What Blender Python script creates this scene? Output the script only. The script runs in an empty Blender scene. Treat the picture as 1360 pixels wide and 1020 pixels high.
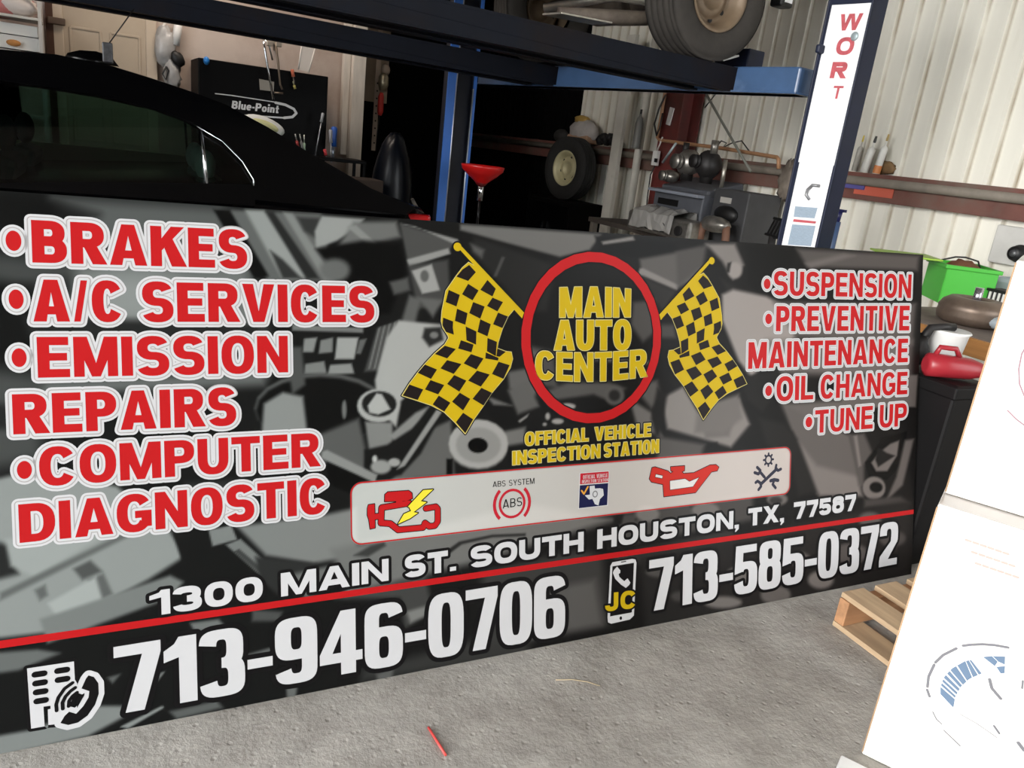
import bpy, bmesh, math, random
import numpy as np
from mathutils import Vector, Matrix
from mathutils.geometry import delaunay_2d_cdt

SC = bpy.context.scene
COL = SC.collection
PI = math.pi
random.seed(7)

# ---------------------------------------------------------------- camera
CAM_H = 1.395
FPX = 1024.47                      # focal length in pixels of the 1360 px wide frame
RM = np.array([[0.90045309, -0.02625397, 0.43416005],
               [-0.41968947, -0.31455617, 0.8514195],
               [0.11421458, -0.94887572, -0.2942616]])   # columns: camera right, camera down, camera forward
CAM = np.array([0.0, 0.0, CAM_H])
cam_data = bpy.data.cameras.new('camera')
cam_data.sensor_fit = 'HORIZONTAL'
cam_data.sensor_width = 36.0
cam_data.lens = 36.0 * FPX / 1360.0
cam_data.clip_start = 0.02
cam_data.clip_end = 200
cam = bpy.data.objects.new('camera', cam_data)
COL.objects.link(cam)
mw = Matrix.Identity(4)
for r in range(3):
    mw[r][0] = RM[r, 0]
    mw[r][1] = -RM[r, 1]
    mw[r][2] = -RM[r, 2]
    mw[r][3] = CAM[r]
cam.matrix_world = mw
SC.camera = cam

# ---------------------------------------------------------------- daylight and exposure
SC.view_settings.view_transform = 'Standard'
SC.view_settings.look = 'None'
SC.view_settings.gamma = 1.0
SC.view_settings.exposure = 0.0
SC.view_settings.use_curve_mapping = False
world = bpy.data.worlds.new('daylight')
SC.world = world
world.use_nodes = True
wn = world.node_tree.nodes
bg = wn['Background']
bg.inputs[0].default_value = (0.93, 0.97, 1.0, 1)
bg.inputs[1].default_value = 5.4


# hazy low sun coming in through the open left side of the workshop
sun = bpy.data.lights.new('hazy_sun', 'SUN')
sun.energy = 3.0
sun.angle = math.radians(28)
sun.color = (1.0, 0.97, 0.92)
sun_o = bpy.data.objects.new('hazy_sun', sun)
COL.objects.link(sun_o)
sun_o.rotation_euler = Vector((.90, .38, -.20)).to_track_quat('-Z', 'Y').to_euler()


def area_light(name, loc, target, sx, sy, energy, color):
    l = bpy.data.lights.new(name, 'AREA')
    l.shape = 'RECTANGLE'
    l.size = sx
    l.size_y = sy
    l.energy = energy
    l.color = color
    o = bpy.data.objects.new(name, l)
    COL.objects.link(o)
    o.location = loc
    d = Vector(target) - Vector(loc)
    o.rotation_euler = d.to_track_quat('-Z', 'Y').to_euler()
    return o


area_light('ceiling_lamp', (0.6, 7.1, 3.3), (0.9, 8.2, 1.6), 1.2, 0.2, 26, (1.0, 0.86, 0.74))

# ---------------------------------------------------------------- pixel -> place
A = math.radians(3)
U = np.array([math.cos(A), math.sin(A), 0])      # along the back wall
V = np.array([-math.sin(A), math.cos(A), 0])     # along the corrugated side wall
UP = np.array([0, 0, 1.0])


def ray(x, y):
    return RM @ np.array([x - 680.0, y - 510.0, FPX])


def on_z(x, y, z=0.0):
    d = ray(x, y)
    return CAM + d * ((z - CAM_H) / d[2])


def on_n(x, y, p, n):
    d = ray(x, y)
    return CAM + d * (np.dot(np.array(p) - CAM, n) / np.dot(d, n))


def at(x, y, depth):
    return CAM + ray(x, y) * (depth / FPX)


# ---------------------------------------------------------------- materials
def lin(c):
    r = []
    for v in c[:3]:
        v = v / 255.0
        r.append(v / 12.92 if v <= 0.04045 else ((v + 0.055) / 1.055) ** 2.4)
    return (r[0], r[1], r[2], 1.0)


MATS = {}


def mat(name, rgb, rough=0.55, metal=0.0, var=0.0, scale=6.0, spec=0.5, bump=0.0, stretch=(1, 1, 1), dirt=None, dirt_lo=0.5, dirt_hi=0.75, coat=0.0, rvar=0.0):
    if name in MATS:
        return MATS[name]
    m = bpy.data.materials.new(name)
    MATS[name] = m
    m.use_nodes = True
    nt = m.node_tree
    b = nt.nodes['Principled BSDF']
    b.inputs['Base Color'].default_value = lin(rgb)
    b.inputs['Roughness'].default_value = rough
    b.inputs['Metallic'].default_value = metal
    b.inputs['Specular IOR Level'].default_value = spec
    b.inputs['Coat Weight'].default_value = coat
    b.inputs['Coat Roughness'].default_value = 0.05
    if var or bump or dirt is not None:
        tc = nt.nodes.new('ShaderNodeTexCoord')
        mp = nt.nodes.new('ShaderNodeMapping')
        mp.inputs['Scale'].default_value = stretch
        nt.links.new(tc.outputs['Object'], mp.inputs['Vector'])
        nz = nt.nodes.new('ShaderNodeTexNoise')
        nz.inputs['Scale'].default_value = scale
        nz.inputs['Detail'].default_value = 6
        nz.inputs['Roughness'].default_value = 0.6
        nt.links.new(mp.outputs['Vector'], nz.inputs['Vector'])
        cur = None
        if var:
            rp = nt.nodes.new('ShaderNodeValToRGB')
            c = lin(rgb)
            rp.color_ramp.elements[0].position = 0.28
            rp.color_ramp.elements[1].position = 0.72
            rp.color_ramp.elements[0].color = (c[0] * (1 - var), c[1] * (1 - var), c[2] * (1 - var), 1)
            rp.color_ramp.elements[1].color = tuple(min(1.0, v * (1 + var)) for v in c[:3]) + (1,)
            nt.links.new(nz.outputs['Fac'], rp.inputs['Fac'])
            cur = rp.outputs['Color']
        if dirt is not None:
            n2 = nt.nodes.new('ShaderNodeTexNoise')
            n2.inputs['Scale'].default_value = scale * 0.37
            n2.inputs['Detail'].default_value = 8
            n2.inputs['Roughness'].default_value = 0.65
            nt.links.new(mp.outputs['Vector'], n2.inputs['Vector'])
            r2 = nt.nodes.new('ShaderNodeValToRGB')
            r2.color_ramp.elements[0].position = dirt_lo
            r2.color_ramp.elements[1].position = dirt_hi
            nt.links.new(n2.outputs['Fac'], r2.inputs['Fac'])
            mx = nt.nodes.new('ShaderNodeMix')
            mx.data_type = 'RGBA'
            nt.links.new(r2.outputs['Color'], mx.inputs['Factor'])
            if cur is not None:
                nt.links.new(cur, mx.inputs['A'])
            else:
                mx.inputs['A'].default_value = lin(rgb)
            mx.inputs['B'].default_value = lin(dirt)
            cur = mx.outputs['Result']
        if cur is not None:
            nt.links.new(cur, b.inputs['Base Color'])
        if bump:
            bp = nt.nodes.new('ShaderNodeBump')
            bp.inputs['Strength'].default_value = bump
            bp.inputs['Distance'].default_value = 0.01
            nt.links.new(nz.outputs['Fac'], bp.inputs['Height'])
            nt.links.new(bp.outputs['Normal'], b.inputs['Normal'])
    return m


# ---------------------------------------------------------------- mesh building
def unit(v):
    v = np.array(v, float)
    n = np.linalg.norm(v)
    return v / n if n > 1e-12 else v


def frame_of(axis):
    a = unit(axis)
    t = np.array([0, 0, 1.0]) if abs(a[2]) < 0.9 else np.array([1.0, 0, 0])
    x = unit(np.cross(t, a))
    y = np.cross(a, x)
    return x, y, a


class MB:
    """Collects shapes in world coordinates; build() links them as one mesh object."""

    def __init__(self):
        self.v = []
        self.f = []
        self.s = []

    def add(self, vs, fs, smooth=False):
        o = len(self.v)
        self.v += [tuple(map(float, p)) for p in vs]
        self.f += [tuple(i + o for i in f) for f in fs]
        self.s += [smooth] * len(fs)
        return self

    def box(self, c, size, ax=(1, 0, 0), ay=(0, 1, 0), az=(0, 0, 1)):
        c = np.array(c, float)
        ax, ay, az = unit(ax), unit(ay), unit(az)
        h = [s / 2 for s in size]
        vs = [c + ax * (h[0] * i) + ay * (h[1] * j) + az * (h[2] * k) for k in (-1, 1) for j in (-1, 1) for i in (-1, 1)]
        fs = [(0, 2, 3, 1), (4, 5, 7, 6), (0, 1, 5, 4), (2, 6, 7, 3), (0, 4, 6, 2), (1, 3, 7, 5)]
        return self.add(vs, fs)

    def rod(self, p0, p1, r0, r1=None, n=16, caps=True, smooth=True):
        r1 = r0 if r1 is None else r1
        p0 = np.array(p0, float)
        p1 = np.array(p1, float)
        x, y, a = frame_of(p1 - p0)
        vs = []
        for p, r in ((p0, r0), (p1, r1)):
            for i in range(n):
                t = 2 * PI * i / n
                vs.append(p + x * (r * math.cos(t)) + y * (r * math.sin(t)))
        self.add(vs, [(i, (i + 1) % n, n + (i + 1) % n, n + i) for i in range(n)], smooth)
        if caps:
            self.add(vs, [tuple(range(n - 1, -1, -1)), tuple(range(n, 2 * n))])
        return self

    def tube(self, pts, r, n=8, closed=False):
        pts = [np.array(p, float) for p in pts]
        m = len(pts)
        rs = r if isinstance(r, (list, tuple)) else [r] * m
        vs = []
        prev = None
        for i, p in enumerate(pts):
            a = pts[(i + 1) % m] if (closed or i < m - 1) else pts[i]
            b = pts[(i - 1) % m] if (closed or i > 0) else pts[i]
            d = unit(a - b)
            if prev is None:
                x, y, _ = frame_of(d)
            else:
                x = unit(prev - d * np.dot(prev, d))
                y = np.cross(d, x)
            prev = x
            for k in range(n):
                t = 2 * PI * k / n
                vs.append(p + x * (rs[i] * math.cos(t)) + y * (rs[i] * math.sin(t)))
        fs = []
        for i in range(m if closed else m - 1):
            j = (i + 1) % m
            for k in range(n):
                fs.append((i * n + k, i * n + (k + 1) % n, j * n + (k + 1) % n, j * n + k))
        self.add(vs, fs, True)
        if not closed:
            self.add(vs, [tuple(range(n - 1, -1, -1)), tuple(range((m - 1) * n, m * n))])
        return self

    def lathe(self, prof, origin, axis=(0, 0, 1), n=32, smooth=True, closed=False):
        o = np.array(origin, float)
        x, y, a = frame_of(axis)
        vs = []
        for r, h in prof:
            for i in range(n):
                t = 2 * PI * i / n
                vs.append(o + a * h + x * (r * math.cos(t)) + y * (r * math.sin(t)))
        fs = []
        m = len(prof)
        for j in range(m if closed else m - 1):
            q = (j + 1) % m
            for i in range(n):
                fs.append((j * n + i, j * n + (i + 1) % n, q * n + (i + 1) % n, q * n + i))
        return self.add(vs, fs, smooth)

    def disc(self, c, axis, r, n=24):
        x, y, a = frame_of(axis)
        c = np.array(c, float)
        return self.add([c + x * (r * math.cos(2 * PI * i / n)) + y * (r * math.sin(2 * PI * i / n)) for i in range(n)], [tuple(range(n))])

    def prism(self, poly, o, ax, ay, az, h0, h1):
        """2D polygon in (ax, ay) at origin o, extruded along az from h0 to h1."""
        o = np.array(o, float)
        ax, ay, az = np.array(ax, float), np.array(ay, float), np.array(az, float)
        n = len(poly)
        vs = [o + ax * p[0] + ay * p[1] + az * h0 for p in poly] + [o + ax * p[0] + ay * p[1] + az * h1 for p in poly]
        fs = [tuple(range(n - 1, -1, -1)), tuple(range(n, 2 * n))] + [(i, (i + 1) % n, n + (i + 1) % n, n + i) for i in range(n)]
        return self.add(vs, fs)

    def ball(self, c, rad, n=16, m=10, ax=(1, 0, 0), ay=(0, 1, 0), az=(0, 0, 1), noise=0.0):
        c = np.array(c, float)
        ax, ay, az = unit(ax), unit(ay), unit(az)
        rx, ry, rz = rad if isinstance(rad, (tuple, list)) else (rad,) * 3
        vs = [c - az * rz]
        for j in range(1, m):
            ph = -PI / 2 + PI * j / m
            for i in range(n):
                t = 2 * PI * i / n
                k = 1 + random.uniform(-noise, noise)
                vs.append(c + (ax * (rx * math.cos(ph) * math.cos(t)) + ay * (ry * math.cos(ph) * math.sin(t)) + az * (rz * math.sin(ph))) * k)
        vs.append(c + az * rz)
        fs = [(0, 1 + (i + 1) % n, 1 + i) for i in range(n)]
        for j in range(m - 2):
            for i in range(n):
                a0 = 1 + j * n
                fs.append((a0 + i, a0 + (i + 1) % n, a0 + n + (i + 1) % n, a0 + n + i))
        last = len(vs) - 1
        a0 = 1 + (m - 2) * n
        fs += [(a0 + i, a0 + (i + 1) % n, last) for i in range(n)]
        return self.add(vs, fs, True)

    def build(self, name, material, parent=None, bevel=0.0, seg=2, label=None, normals=True):
        o_ = np.array(parent['_o']) if (parent is not None and '_o' in parent) else np.zeros(3)
        me = bpy.data.meshes.new(name)
        me.from_pydata([(p[0] - o_[0], p[1] - o_[1], p[2] - o_[2]) for p in self.v], [], self.f)
        me.polygons.foreach_set('use_smooth', self.s)
        me.materials.append(material)
        if normals:
            bm = bmesh.new()
            bm.from_mesh(me)
            bmesh.ops.remove_doubles(bm, verts=bm.verts, dist=1e-6)
            bmesh.ops.recalc_face_normals(bm, faces=bm.faces)
            bm.to_mesh(me)
            bm.free()
        me.update()
        o = bpy.data.objects.new(name, me)
        COL.objects.link(o)
        if parent is not None:
            o.parent = parent
        if bevel:
            b = o.modifiers.new('bevel', 'BEVEL')
            b.width = bevel
            b.segments = seg
            b.limit_method = 'ANGLE'
            b.angle_limit = math.radians(40)
        if label:
            o['label'] = label
        if parent is not None and '_o' in parent:
            o['_o'] = list(map(float, o_))
        return o


def thing(name, label, cat, loc=(0, 0, 0), group=None):
    o = bpy.data.objects.new(name, None)
    COL.objects.link(o)
    o.location = [float(v) for v in loc]
    o.empty_display_size = 0.1
    o['label'] = label
    o['category'] = cat
    o['_o'] = [float(v) for v in loc]
    if group:
        o['group'] = group
    return o


def tag(o, label, cat, group=None):
    o['label'] = label
    o['category'] = cat
    if group:
        o['group'] = group
    return o


def struct(o):
    o['kind'] = 'structure'
    return o


def copy_tree(o, shift, label):
    c = o.copy()
    COL.objects.link(c)
    c.location = Vector(o.location) + Vector(shift)
    c['label'] = label
    for ch in o.children:
        d = ch.copy()
        COL.objects.link(d)
        d.parent = c
        for g in ch.children:
            e = g.copy()
            COL.objects.link(e)
            e.parent = d
    return c


# ---------------------------------------------------------------- the heavy block lettering, drawn as outlines
def rect(x0, y0, x1, y1):
    return [(x0, y0), (x1, y0), (x1, y1), (x0, y1)]


def sell(cx, cy, a, b, t, n):
    c, s = math.cos(t), math.sin(t)
    e = 2.0 / n
    return (cx + a * math.copysign(abs(c) ** e, c), cy + b * math.copysign(abs(s) ** e, s))


def ringsec(cx, cy, a, b, s, h, t0, t1, n=2.3):
    k = max(6, int(abs(t1 - t0) / 11))
    ts = [math.radians(t0 + (t1 - t0) * i / k) for i in range(k + 1)]
    ai, bi = max(0.004, a - s), max(0.004, b - h)
    return [sell(cx, cy, a, b, t, n) for t in ts] + [sell(cx, cy, ai, bi, t, n) for t in reversed(ts)]


def ring(cx, cy, a, b, s, h, n=2.3):
    return [ringsec(cx, cy, a, b, s, h, -5, 95, n), ringsec(cx, cy, a, b, s, h, 85, 185, n), ringsec(cx, cy, a, b, s, h, 175, 275, n), ringsec(cx, cy, a, b, s, h, 265, 365, n)]


def bowl(W, y0, y1, s, h, n):
    b = (y1 - y0) / 2
    a = min(W * 0.55, b * 1.1)
    xc = W - a
    return [rect(s * 0.5, y1 - h, xc + 0.01, y1), rect(s * 0.5, y0, xc + 0.01, y0 + h), ringsec(xc, y0 + b, a, b, s, h, -92, 92, n)]


WID = {'I': None, 'O': 1.04, 'Q': 1.04, '0': 0.96, 'C': 1.0, 'G': 1.06, 'S': 0.96, 'B': 0.97, 'D': 1.0, 'P': 0.92, 'R': 1.0, 'U': 0.98, 'J': 0.82,
       'E': 0.86, 'F': 0.8, 'L': 0.8, 'T': 0.94, 'H': 0.99, 'N': 1.02, 'M': 1.22, 'A': 1.12, 'V': 1.08, 'W': 1.5, 'X': 1.1, 'Y': 1.06, 'K': 1.06,
       '1': 0.66, '2': 0.94, '3': 0.95, '4': 1.02, '5': 0.95, '6': 0.96, '7': 0.9, '8': 0.96, '9': 0.96, '-': 0.55, '.': None, ',': None, '/': 0.45, ' ': 0.5}


def glyph(c, W, s, h, n):
    if c in 'I':
        return [rect(0, 0, s, 1)]
    if c in 'O0Q':
        return ring(W / 2, .5, W / 2, .515, s, h, n)
    if c == 'C':
        return [ringsec(W / 2, .5, W / 2, .515, s, h, 33, 180, n), ringsec(W / 2, .5, W / 2, .515, s, h, 175, 327, n)]
    if c == 'G':
        return [ringsec(W / 2, .5, W / 2, .515, s, h, 33, 180, n), ringsec(W / 2, .5, W / 2, .515, s, h, 175, 325, n), rect(W * .52, .36, W, .36 + h * .95), rect(W - s * .95, .12, W, .4)]
    if c == 'S':
        b = (1.03 + h) / 4
        return [ringsec(W * .5, 1.015 - b, W * .48, b, s * .97, h, 22, 272, n), ringsec(W * .5, b - .015, W * .5, b, s * .97, h, 202, 452, n)]
    if c == 'B':
        return [rect(0, 0, s, 1)] + bowl(W * .95, .5 - h * .35, 1, s, h, n) + bowl(W, 0, .5 + h * .5, s, h, n)
    if c == 'D':
        return [rect(0, 0, s, 1)] + bowl(W, 0, 1, s, h, n)
    if c == 'P':
        return [rect(0, 0, s, 1)] + bowl(W, .36, 1, s, h, n)
    if c == 'R':
        return [rect(0, 0, s, 1)] + bowl(W * .96, .4, 1, s, h, n) + [[(W * .34, .46), (W * .34 + s * 1.05, .5), (W + .03, 0), (W - s * 1.12, 0)]]
    if c == 'U':
        return [rect(0, .4, s, 1), rect(W - s, .4, W, 1), ringsec(W / 2, .42, W / 2, .435, s, h, 178, 362, n)]
    if c == 'J':
        return [rect(W - s, .3, W, 1), ringsec(W / 2, .32, W / 2, .335, s, h, 180, 362, n)]
    if c == 'E':
        return [rect(0, 0, s, 1), rect(0, 0, W, h), rect(0, 1 - h, W * .97, 1), rect(0, .5 - h * .42, W * .92, .5 + h * .5)]
    if c == 'F':
        return [rect(0, 0, s, 1), rect(0, 1 - h, W, 1), rect(0, .47 - h * .42, W * .92, .47 + h * .5)]
    if c == 'L':
        return [rect(0, 0, s, 1), rect(0, 0, W, h)]
    if c == 'T':
        return [rect(W / 2 - s / 2, 0, W / 2 + s / 2, 1), rect(0, 1 - h, W, 1)]
    if c == 'H':
        return [rect(0, 0, s, 1), rect(W - s, 0, W, 1), rect(0, .5 - h * .45, W, .5 + h * .5)]
    if c == 'N':
        return [rect(0, 0, s * .94, 1), rect(W - s * .94, 0, W, 1), [(0, 1), (s * .98, 1), (W, 0), (W - s * .98, 0)]]
    if c == 'M':
        q = s * .9
        return [rect(0, 0, q, 1), rect(W - q, 0, W, 1), [(0, 1), (q * 1.3, 1), (W / 2 + q * .42, 0), (W / 2 - q * .42, 0)], [(W - q * 1.3, 1), (W, 1), (W / 2 + q * .42, 0), (W / 2 - q * .42, 0)]]
    if c == 'A':
        m = W / 2
        return [[(0, 0), (s * 1.06, 0), (m + s * .06, .8), (m + s * .56, 1), (m - s * .56, 1)], [(W, 0), (m + s * .56, 1), (m - s * .56, 1), (m - s * .06, .8), (W - s * 1.06, 0)], rect(W * .2, .17, W * .8, .17 + h * .95)]
    if c == 'V':
        m = W / 2
        return [[(0, 1), (m - s * .55, 0), (m + s * .5, 0), (m + s * .06, .2), (s * 1.08, 1)], [(W, 1), (W - s * 1.08, 1), (m - s * .06, .2), (m - s * .5, 0), (m + s * .55, 0)]]
    if c == 'W':
        q = s * .85
        r = []
        for x0 in (0, W / 2 - q * .3):
            w2 = W / 2 + q * .3
            m = x0 + w2 / 2
            r += [[(x0, 1), (m - q * .5, 0), (m + q * .5, 0), (x0 + q * 1.05, 1)], [(x0 + w2, 1), (x0 + w2 - q * 1.05, 1), (m - q * .5, 0), (m + q * .5, 0)]]
        return r
    if c == 'X':
        return [[(0, 0), (s * 1.15, 0), (W, 1), (W - s * 1.15, 1)], [(0, 1), (W - s * 1.15, 0), (W, 0), (s * 1.15, 1)]]
    if c == 'Y':
        m = W / 2
        return [rect(m - s / 2, 0, m + s / 2, .45), [(0, 1), (m - s / 2, .4), (m + s / 2, .42), (s * 1.1, 1)], [(W, 1), (W - s * 1.1, 1), (m - s / 2, .42), (m + s / 2, .4)]]
    if c == 'K':
        return [rect(0, 0, s, 1), [(s * .6, .28), (s * .6, .56), (W - s * 1.22, 1), (W, 1)], [(W * .40, .46), (W * .40 + s * .75, .70), (W + .05, 0), (W - s * 1.2, 0)]]
    if c == '1':
        return [rect(W - s, 0, W, 1), [(W - s * .6, 1), (W - s, 1), (W - s * 1.25, .9), (0, .81), (0, .64), (W - s * .6, .72)]]
    if c == '2':
        b = .30
        return [ringsec(W / 2, 1.01 - b, W / 2, b, s, h, -18, 180, n), [(W - s * 1.02, .66), (W, .7), (W * .97, .54), (s * 1.2, h * .9), (0, h * .9), (.02, .24), (W - s * 1.05, .56)], rect(0, 0, W * .98, h)]
    if c == '3':
        b = (1.02 + h) / 4
        return [ringsec(W * .48, 1.01 - b, W * .49, b, s, h, -90, 172, n), ringsec(W * .5, b - .01, W * .5, b, s, h, 188, 450, n)]
    if c == '4':
        x1 = W - s * .45
        return [rect(x1 - s, 0, x1, 1), rect(0, .19, W, .19 + h), [(0, .19 + h * .3), (0, .19 + h), (x1 - s, 1), (x1 - s * .3, 1), (s * .8, .19 + h * .9)]]
    if c == '5':
        b = .335
        return [rect(.05 * W, 1 - h, W * .95, 1), [(.05 * W, 1), (.01 * W, .42), (s * .95, .46), (s, 1)], ringsec(W / 2, b - .01, W / 2, b, s, h, 188, 508, n)]
    if c in '69':
        b = .325
        r = ring(W / 2, b - .01, W / 2, b, s, h, n) + [rect(0, .3, s, .72), ringsec(W / 2, 1.01 - .3, W / 2, .3, s, h, 12, 182, n)]
        if c == '9':
            r = [[(W - x, 1 - y) for x, y in p] for p in r]
        return r
    if c == '7':
        return [rect(0, 1 - h * 1.05, W, 1), [(W - s, 1 - h), (W, 1), (W, 1 - h * 1.05), (W * .42 + s * .5, 0), (W * .42 - s * .52, 0)]]
    if c == '8':
        b = .268
        b2 = (1.02 + h) / 2 - b
        return ring(W / 2, 1.01 - b, W * .475, b, s, h, n) + ring(W / 2, b2 - .01, W / 2, b2, s, h, n)
    if c == '-':
        return [rect(0, .33, W, .33 + h * .95)]
    if c == '.':
        return [rect(0, 0, s * .95, s * .6)]
    if c == ',':
        return [rect(0, 0, s * .95, s * .6), [(s * .35, .02), (s * .95, .02), (s * .95, -.06), (s * .35, -.2), (s * .1, -.2)]]
    if c == '/':
        return [[(0, 0), (s * .55, 0), (W, 1), (W - s * .55, 1)]]
    return []


def offset_poly(poly, d):
    """Outward offset of a simple polygon with rounded convex corners."""
    n = len(poly)
    ar = sum(poly[i][0] * poly[(i + 1) % n][1] - poly[(i + 1) % n][0] * poly[i][1] for i in range(n))
    if ar < 0:
        poly = poly[::-1]
    q = [poly[0]]
    for p in poly[1:]:
        if math.hypot(p[0] - q[-1][0], p[1] - q[-1][1]) > 1e-7:
            q.append(p)
    if math.hypot(q[0][0] - q[-1][0], q[0][1] - q[-1][1]) < 1e-7:
        q.pop()
    n = len(q)
    out = []
    for i in range(n):
        a, b, c = q[i - 1], q[i], q[(i + 1) % n]
        e1 = unit((b[0] - a[0], b[1] - a[1]))
        e2 = unit((c[0] - b[0], c[1] - b[1]))
        n1 = (e1[1], -e1[0])
        n2 = (e2[1], -e2[0])
        cr = e1[0] * e2[1] - e1[1] * e2[0]
        dt = max(-1, min(1, e1[0] * e2[0] + e1[1] * e2[1]))
        if cr > 0.25:
            a1 = math.atan2(n1[1], n1[0])
            da = math.acos(dt)
            k = 4
            for j in range(k + 1):
                t = a1 + da * j / k
                out.append((b[0] + d * math.cos(t), b[1] + d * math.sin(t)))
        else:
            m = unit((n1[0] + n2[0], n1[1] + n2[1]))
            k = d / max(0.45, m[0] * n1[0] + m[1] * n1[1])
            out.append((b[0] + m[0] * k, b[1] + m[1] * k))
    return out


def union_mesh(polys, z):
    """Merge overlapping 2D polygons into one flat, non-overlapping sheet at height z."""
    vs, fs = [], []
    for p in polys:
        n = len(p)
        ar = sum(p[i][0] * p[(i + 1) % n][1] - p[(i + 1) % n][0] * p[i][1] for i in range(n))
        if abs(ar) < 1e-12:
            continue
        if ar < 0:
            p = p[::-1]
        o = len(vs)
        vs += [Vector((a, b)) for a, b in p]
        fs.append(list(range(o, o + n)))
    r = delaunay_2d_cdt(vs, [], fs, 0, 1e-6)
    V3 = [(p.x, p.y, z) for p in r[0]]
    F = [tuple(f) for f, og in zip(r[2], r[5]) if og]
    return V3, F
# ================================================================ THE SETTING
concrete = mat('concrete_floor', (170, 166, 160), .9, var=.14, scale=9, bump=.35, dirt=(142, 137, 131), dirt_lo=.45, dirt_hi=.7, spec=.25)
nt_ = concrete.node_tree
tc_ = nt_.nodes.new('ShaderNodeTexCoord')
fine = nt_.nodes.new('ShaderNodeTexNoise')
fine.inputs['Scale'].default_value = 30
fine.inputs['Detail'].default_value = 5
fine.inputs['Roughness'].default_value = .7
nt_.links.new(tc_.outputs['Object'], fine.inputs['Vector'])
pit = nt_.nodes.new('ShaderNodeTexVoronoi')
pit.inputs['Scale'].default_value = 30
nt_.links.new(tc_.outputs['Object'], pit.inputs['Vector'])
prm = nt_.nodes.new('ShaderNodeMapRange')
prm.inputs['From Min'].default_value = .0
prm.inputs['From Max'].default_value = .22
nt_.links.new(pit.outputs['Distance'], prm.inputs['Value'])
b1 = nt_.nodes.new('ShaderNodeBump')
b1.inputs['Strength'].default_value = .5
b1.inputs['Distance'].default_value = .012
nt_.links.new(fine.outputs['Fac'], b1.inputs['Height'])
b2 = nt_.nodes.new('ShaderNodeBump')
b2.inputs['Strength'].default_value = .35
b2.inputs['Distance'].default_value = .008
nt_.links.new(prm.outputs['Result'], b2.inputs['Height'])
nt_.links.new(b1.outputs['Normal'], b2.inputs['Normal'])
old = nt_.nodes['Principled BSDF'].inputs['Normal'].links[0].from_socket
nt_.links.new(old, b1.inputs['Normal'])
nt_.links.new(b2.outputs['Normal'], nt_.nodes['Principled BSDF'].inputs['Normal'])
MB().box((2, 4, -.05), (22, 26, .1)).build('floor', concrete)
struct(bpy.data.objects['floor'])

WALLP = np.array([5.50, 3.427, 0.0])
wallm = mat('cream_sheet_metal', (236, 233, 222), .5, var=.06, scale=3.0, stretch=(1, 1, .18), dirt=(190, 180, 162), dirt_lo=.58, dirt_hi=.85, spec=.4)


def rib_grime_shade(m, p0, dirv, pitch, rgb):
    """Brown grime and painted-in shade along the flanks of the ribs, broken up by noise."""
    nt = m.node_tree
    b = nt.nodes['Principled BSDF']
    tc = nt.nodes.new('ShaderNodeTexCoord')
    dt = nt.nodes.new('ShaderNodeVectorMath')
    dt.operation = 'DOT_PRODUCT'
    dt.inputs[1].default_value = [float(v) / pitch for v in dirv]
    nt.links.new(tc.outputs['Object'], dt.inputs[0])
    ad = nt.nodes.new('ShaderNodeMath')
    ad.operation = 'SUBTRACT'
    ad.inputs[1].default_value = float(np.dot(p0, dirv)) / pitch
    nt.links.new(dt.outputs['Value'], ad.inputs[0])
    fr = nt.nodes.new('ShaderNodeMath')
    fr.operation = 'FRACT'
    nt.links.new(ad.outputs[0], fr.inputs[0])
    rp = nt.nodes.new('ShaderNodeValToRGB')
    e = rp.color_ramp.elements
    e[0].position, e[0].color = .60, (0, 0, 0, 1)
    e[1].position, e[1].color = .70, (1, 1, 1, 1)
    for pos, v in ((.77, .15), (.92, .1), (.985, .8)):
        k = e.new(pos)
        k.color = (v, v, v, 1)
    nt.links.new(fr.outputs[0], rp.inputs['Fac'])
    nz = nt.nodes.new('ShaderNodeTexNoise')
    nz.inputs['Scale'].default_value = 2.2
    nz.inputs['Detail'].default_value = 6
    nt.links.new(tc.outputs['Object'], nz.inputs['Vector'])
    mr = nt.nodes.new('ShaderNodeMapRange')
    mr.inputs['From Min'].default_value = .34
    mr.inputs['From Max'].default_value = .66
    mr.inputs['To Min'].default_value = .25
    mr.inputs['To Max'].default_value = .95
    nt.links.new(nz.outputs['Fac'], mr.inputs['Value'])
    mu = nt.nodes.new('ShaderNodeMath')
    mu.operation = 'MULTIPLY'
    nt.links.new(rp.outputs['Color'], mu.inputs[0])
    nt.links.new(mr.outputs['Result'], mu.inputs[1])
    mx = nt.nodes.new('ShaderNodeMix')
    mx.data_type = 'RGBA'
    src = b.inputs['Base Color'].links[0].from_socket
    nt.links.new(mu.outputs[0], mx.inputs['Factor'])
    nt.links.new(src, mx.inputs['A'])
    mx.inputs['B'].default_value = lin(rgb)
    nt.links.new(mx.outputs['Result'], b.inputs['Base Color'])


rib_grime_shade(wallm, WALLP - V * 5.8, V, .18, (150, 136, 112))


def corrugated(name, p0, dirv, length, z0, z1, out, material, pitch=.18, depth=.030):
    n = int(length / pitch)
    prof = []
    for i in range(n):
        s = i * pitch
        prof += [(s, 0), (s + pitch * .70, 0), (s + pitch * .76, depth), (s + pitch * .93, depth)]
    prof.append((n * pitch, 0))
    vs, fs = [], []
    for s, d in prof:
        b = np.array(p0) + np.array(dirv) * s + np.array(out) * d
        vs += [b + UP * z0, b + UP * z1]
    for i in range(len(prof) - 1):
        fs.append((2 * i, 2 * i + 2, 2 * i + 3, 2 * i + 1))
    m = MB().add(vs, fs)
    # solid backing so the sheet has thickness
    q = np.array(p0) + np.array(dirv) * (length / 2) - np.array(out) * .05
    m.box(q + UP * ((z0 + z1) / 2), (length, .06, z1 - z0), dirv, out, UP)
    return struct(m.build(name, material, normals=False))


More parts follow.
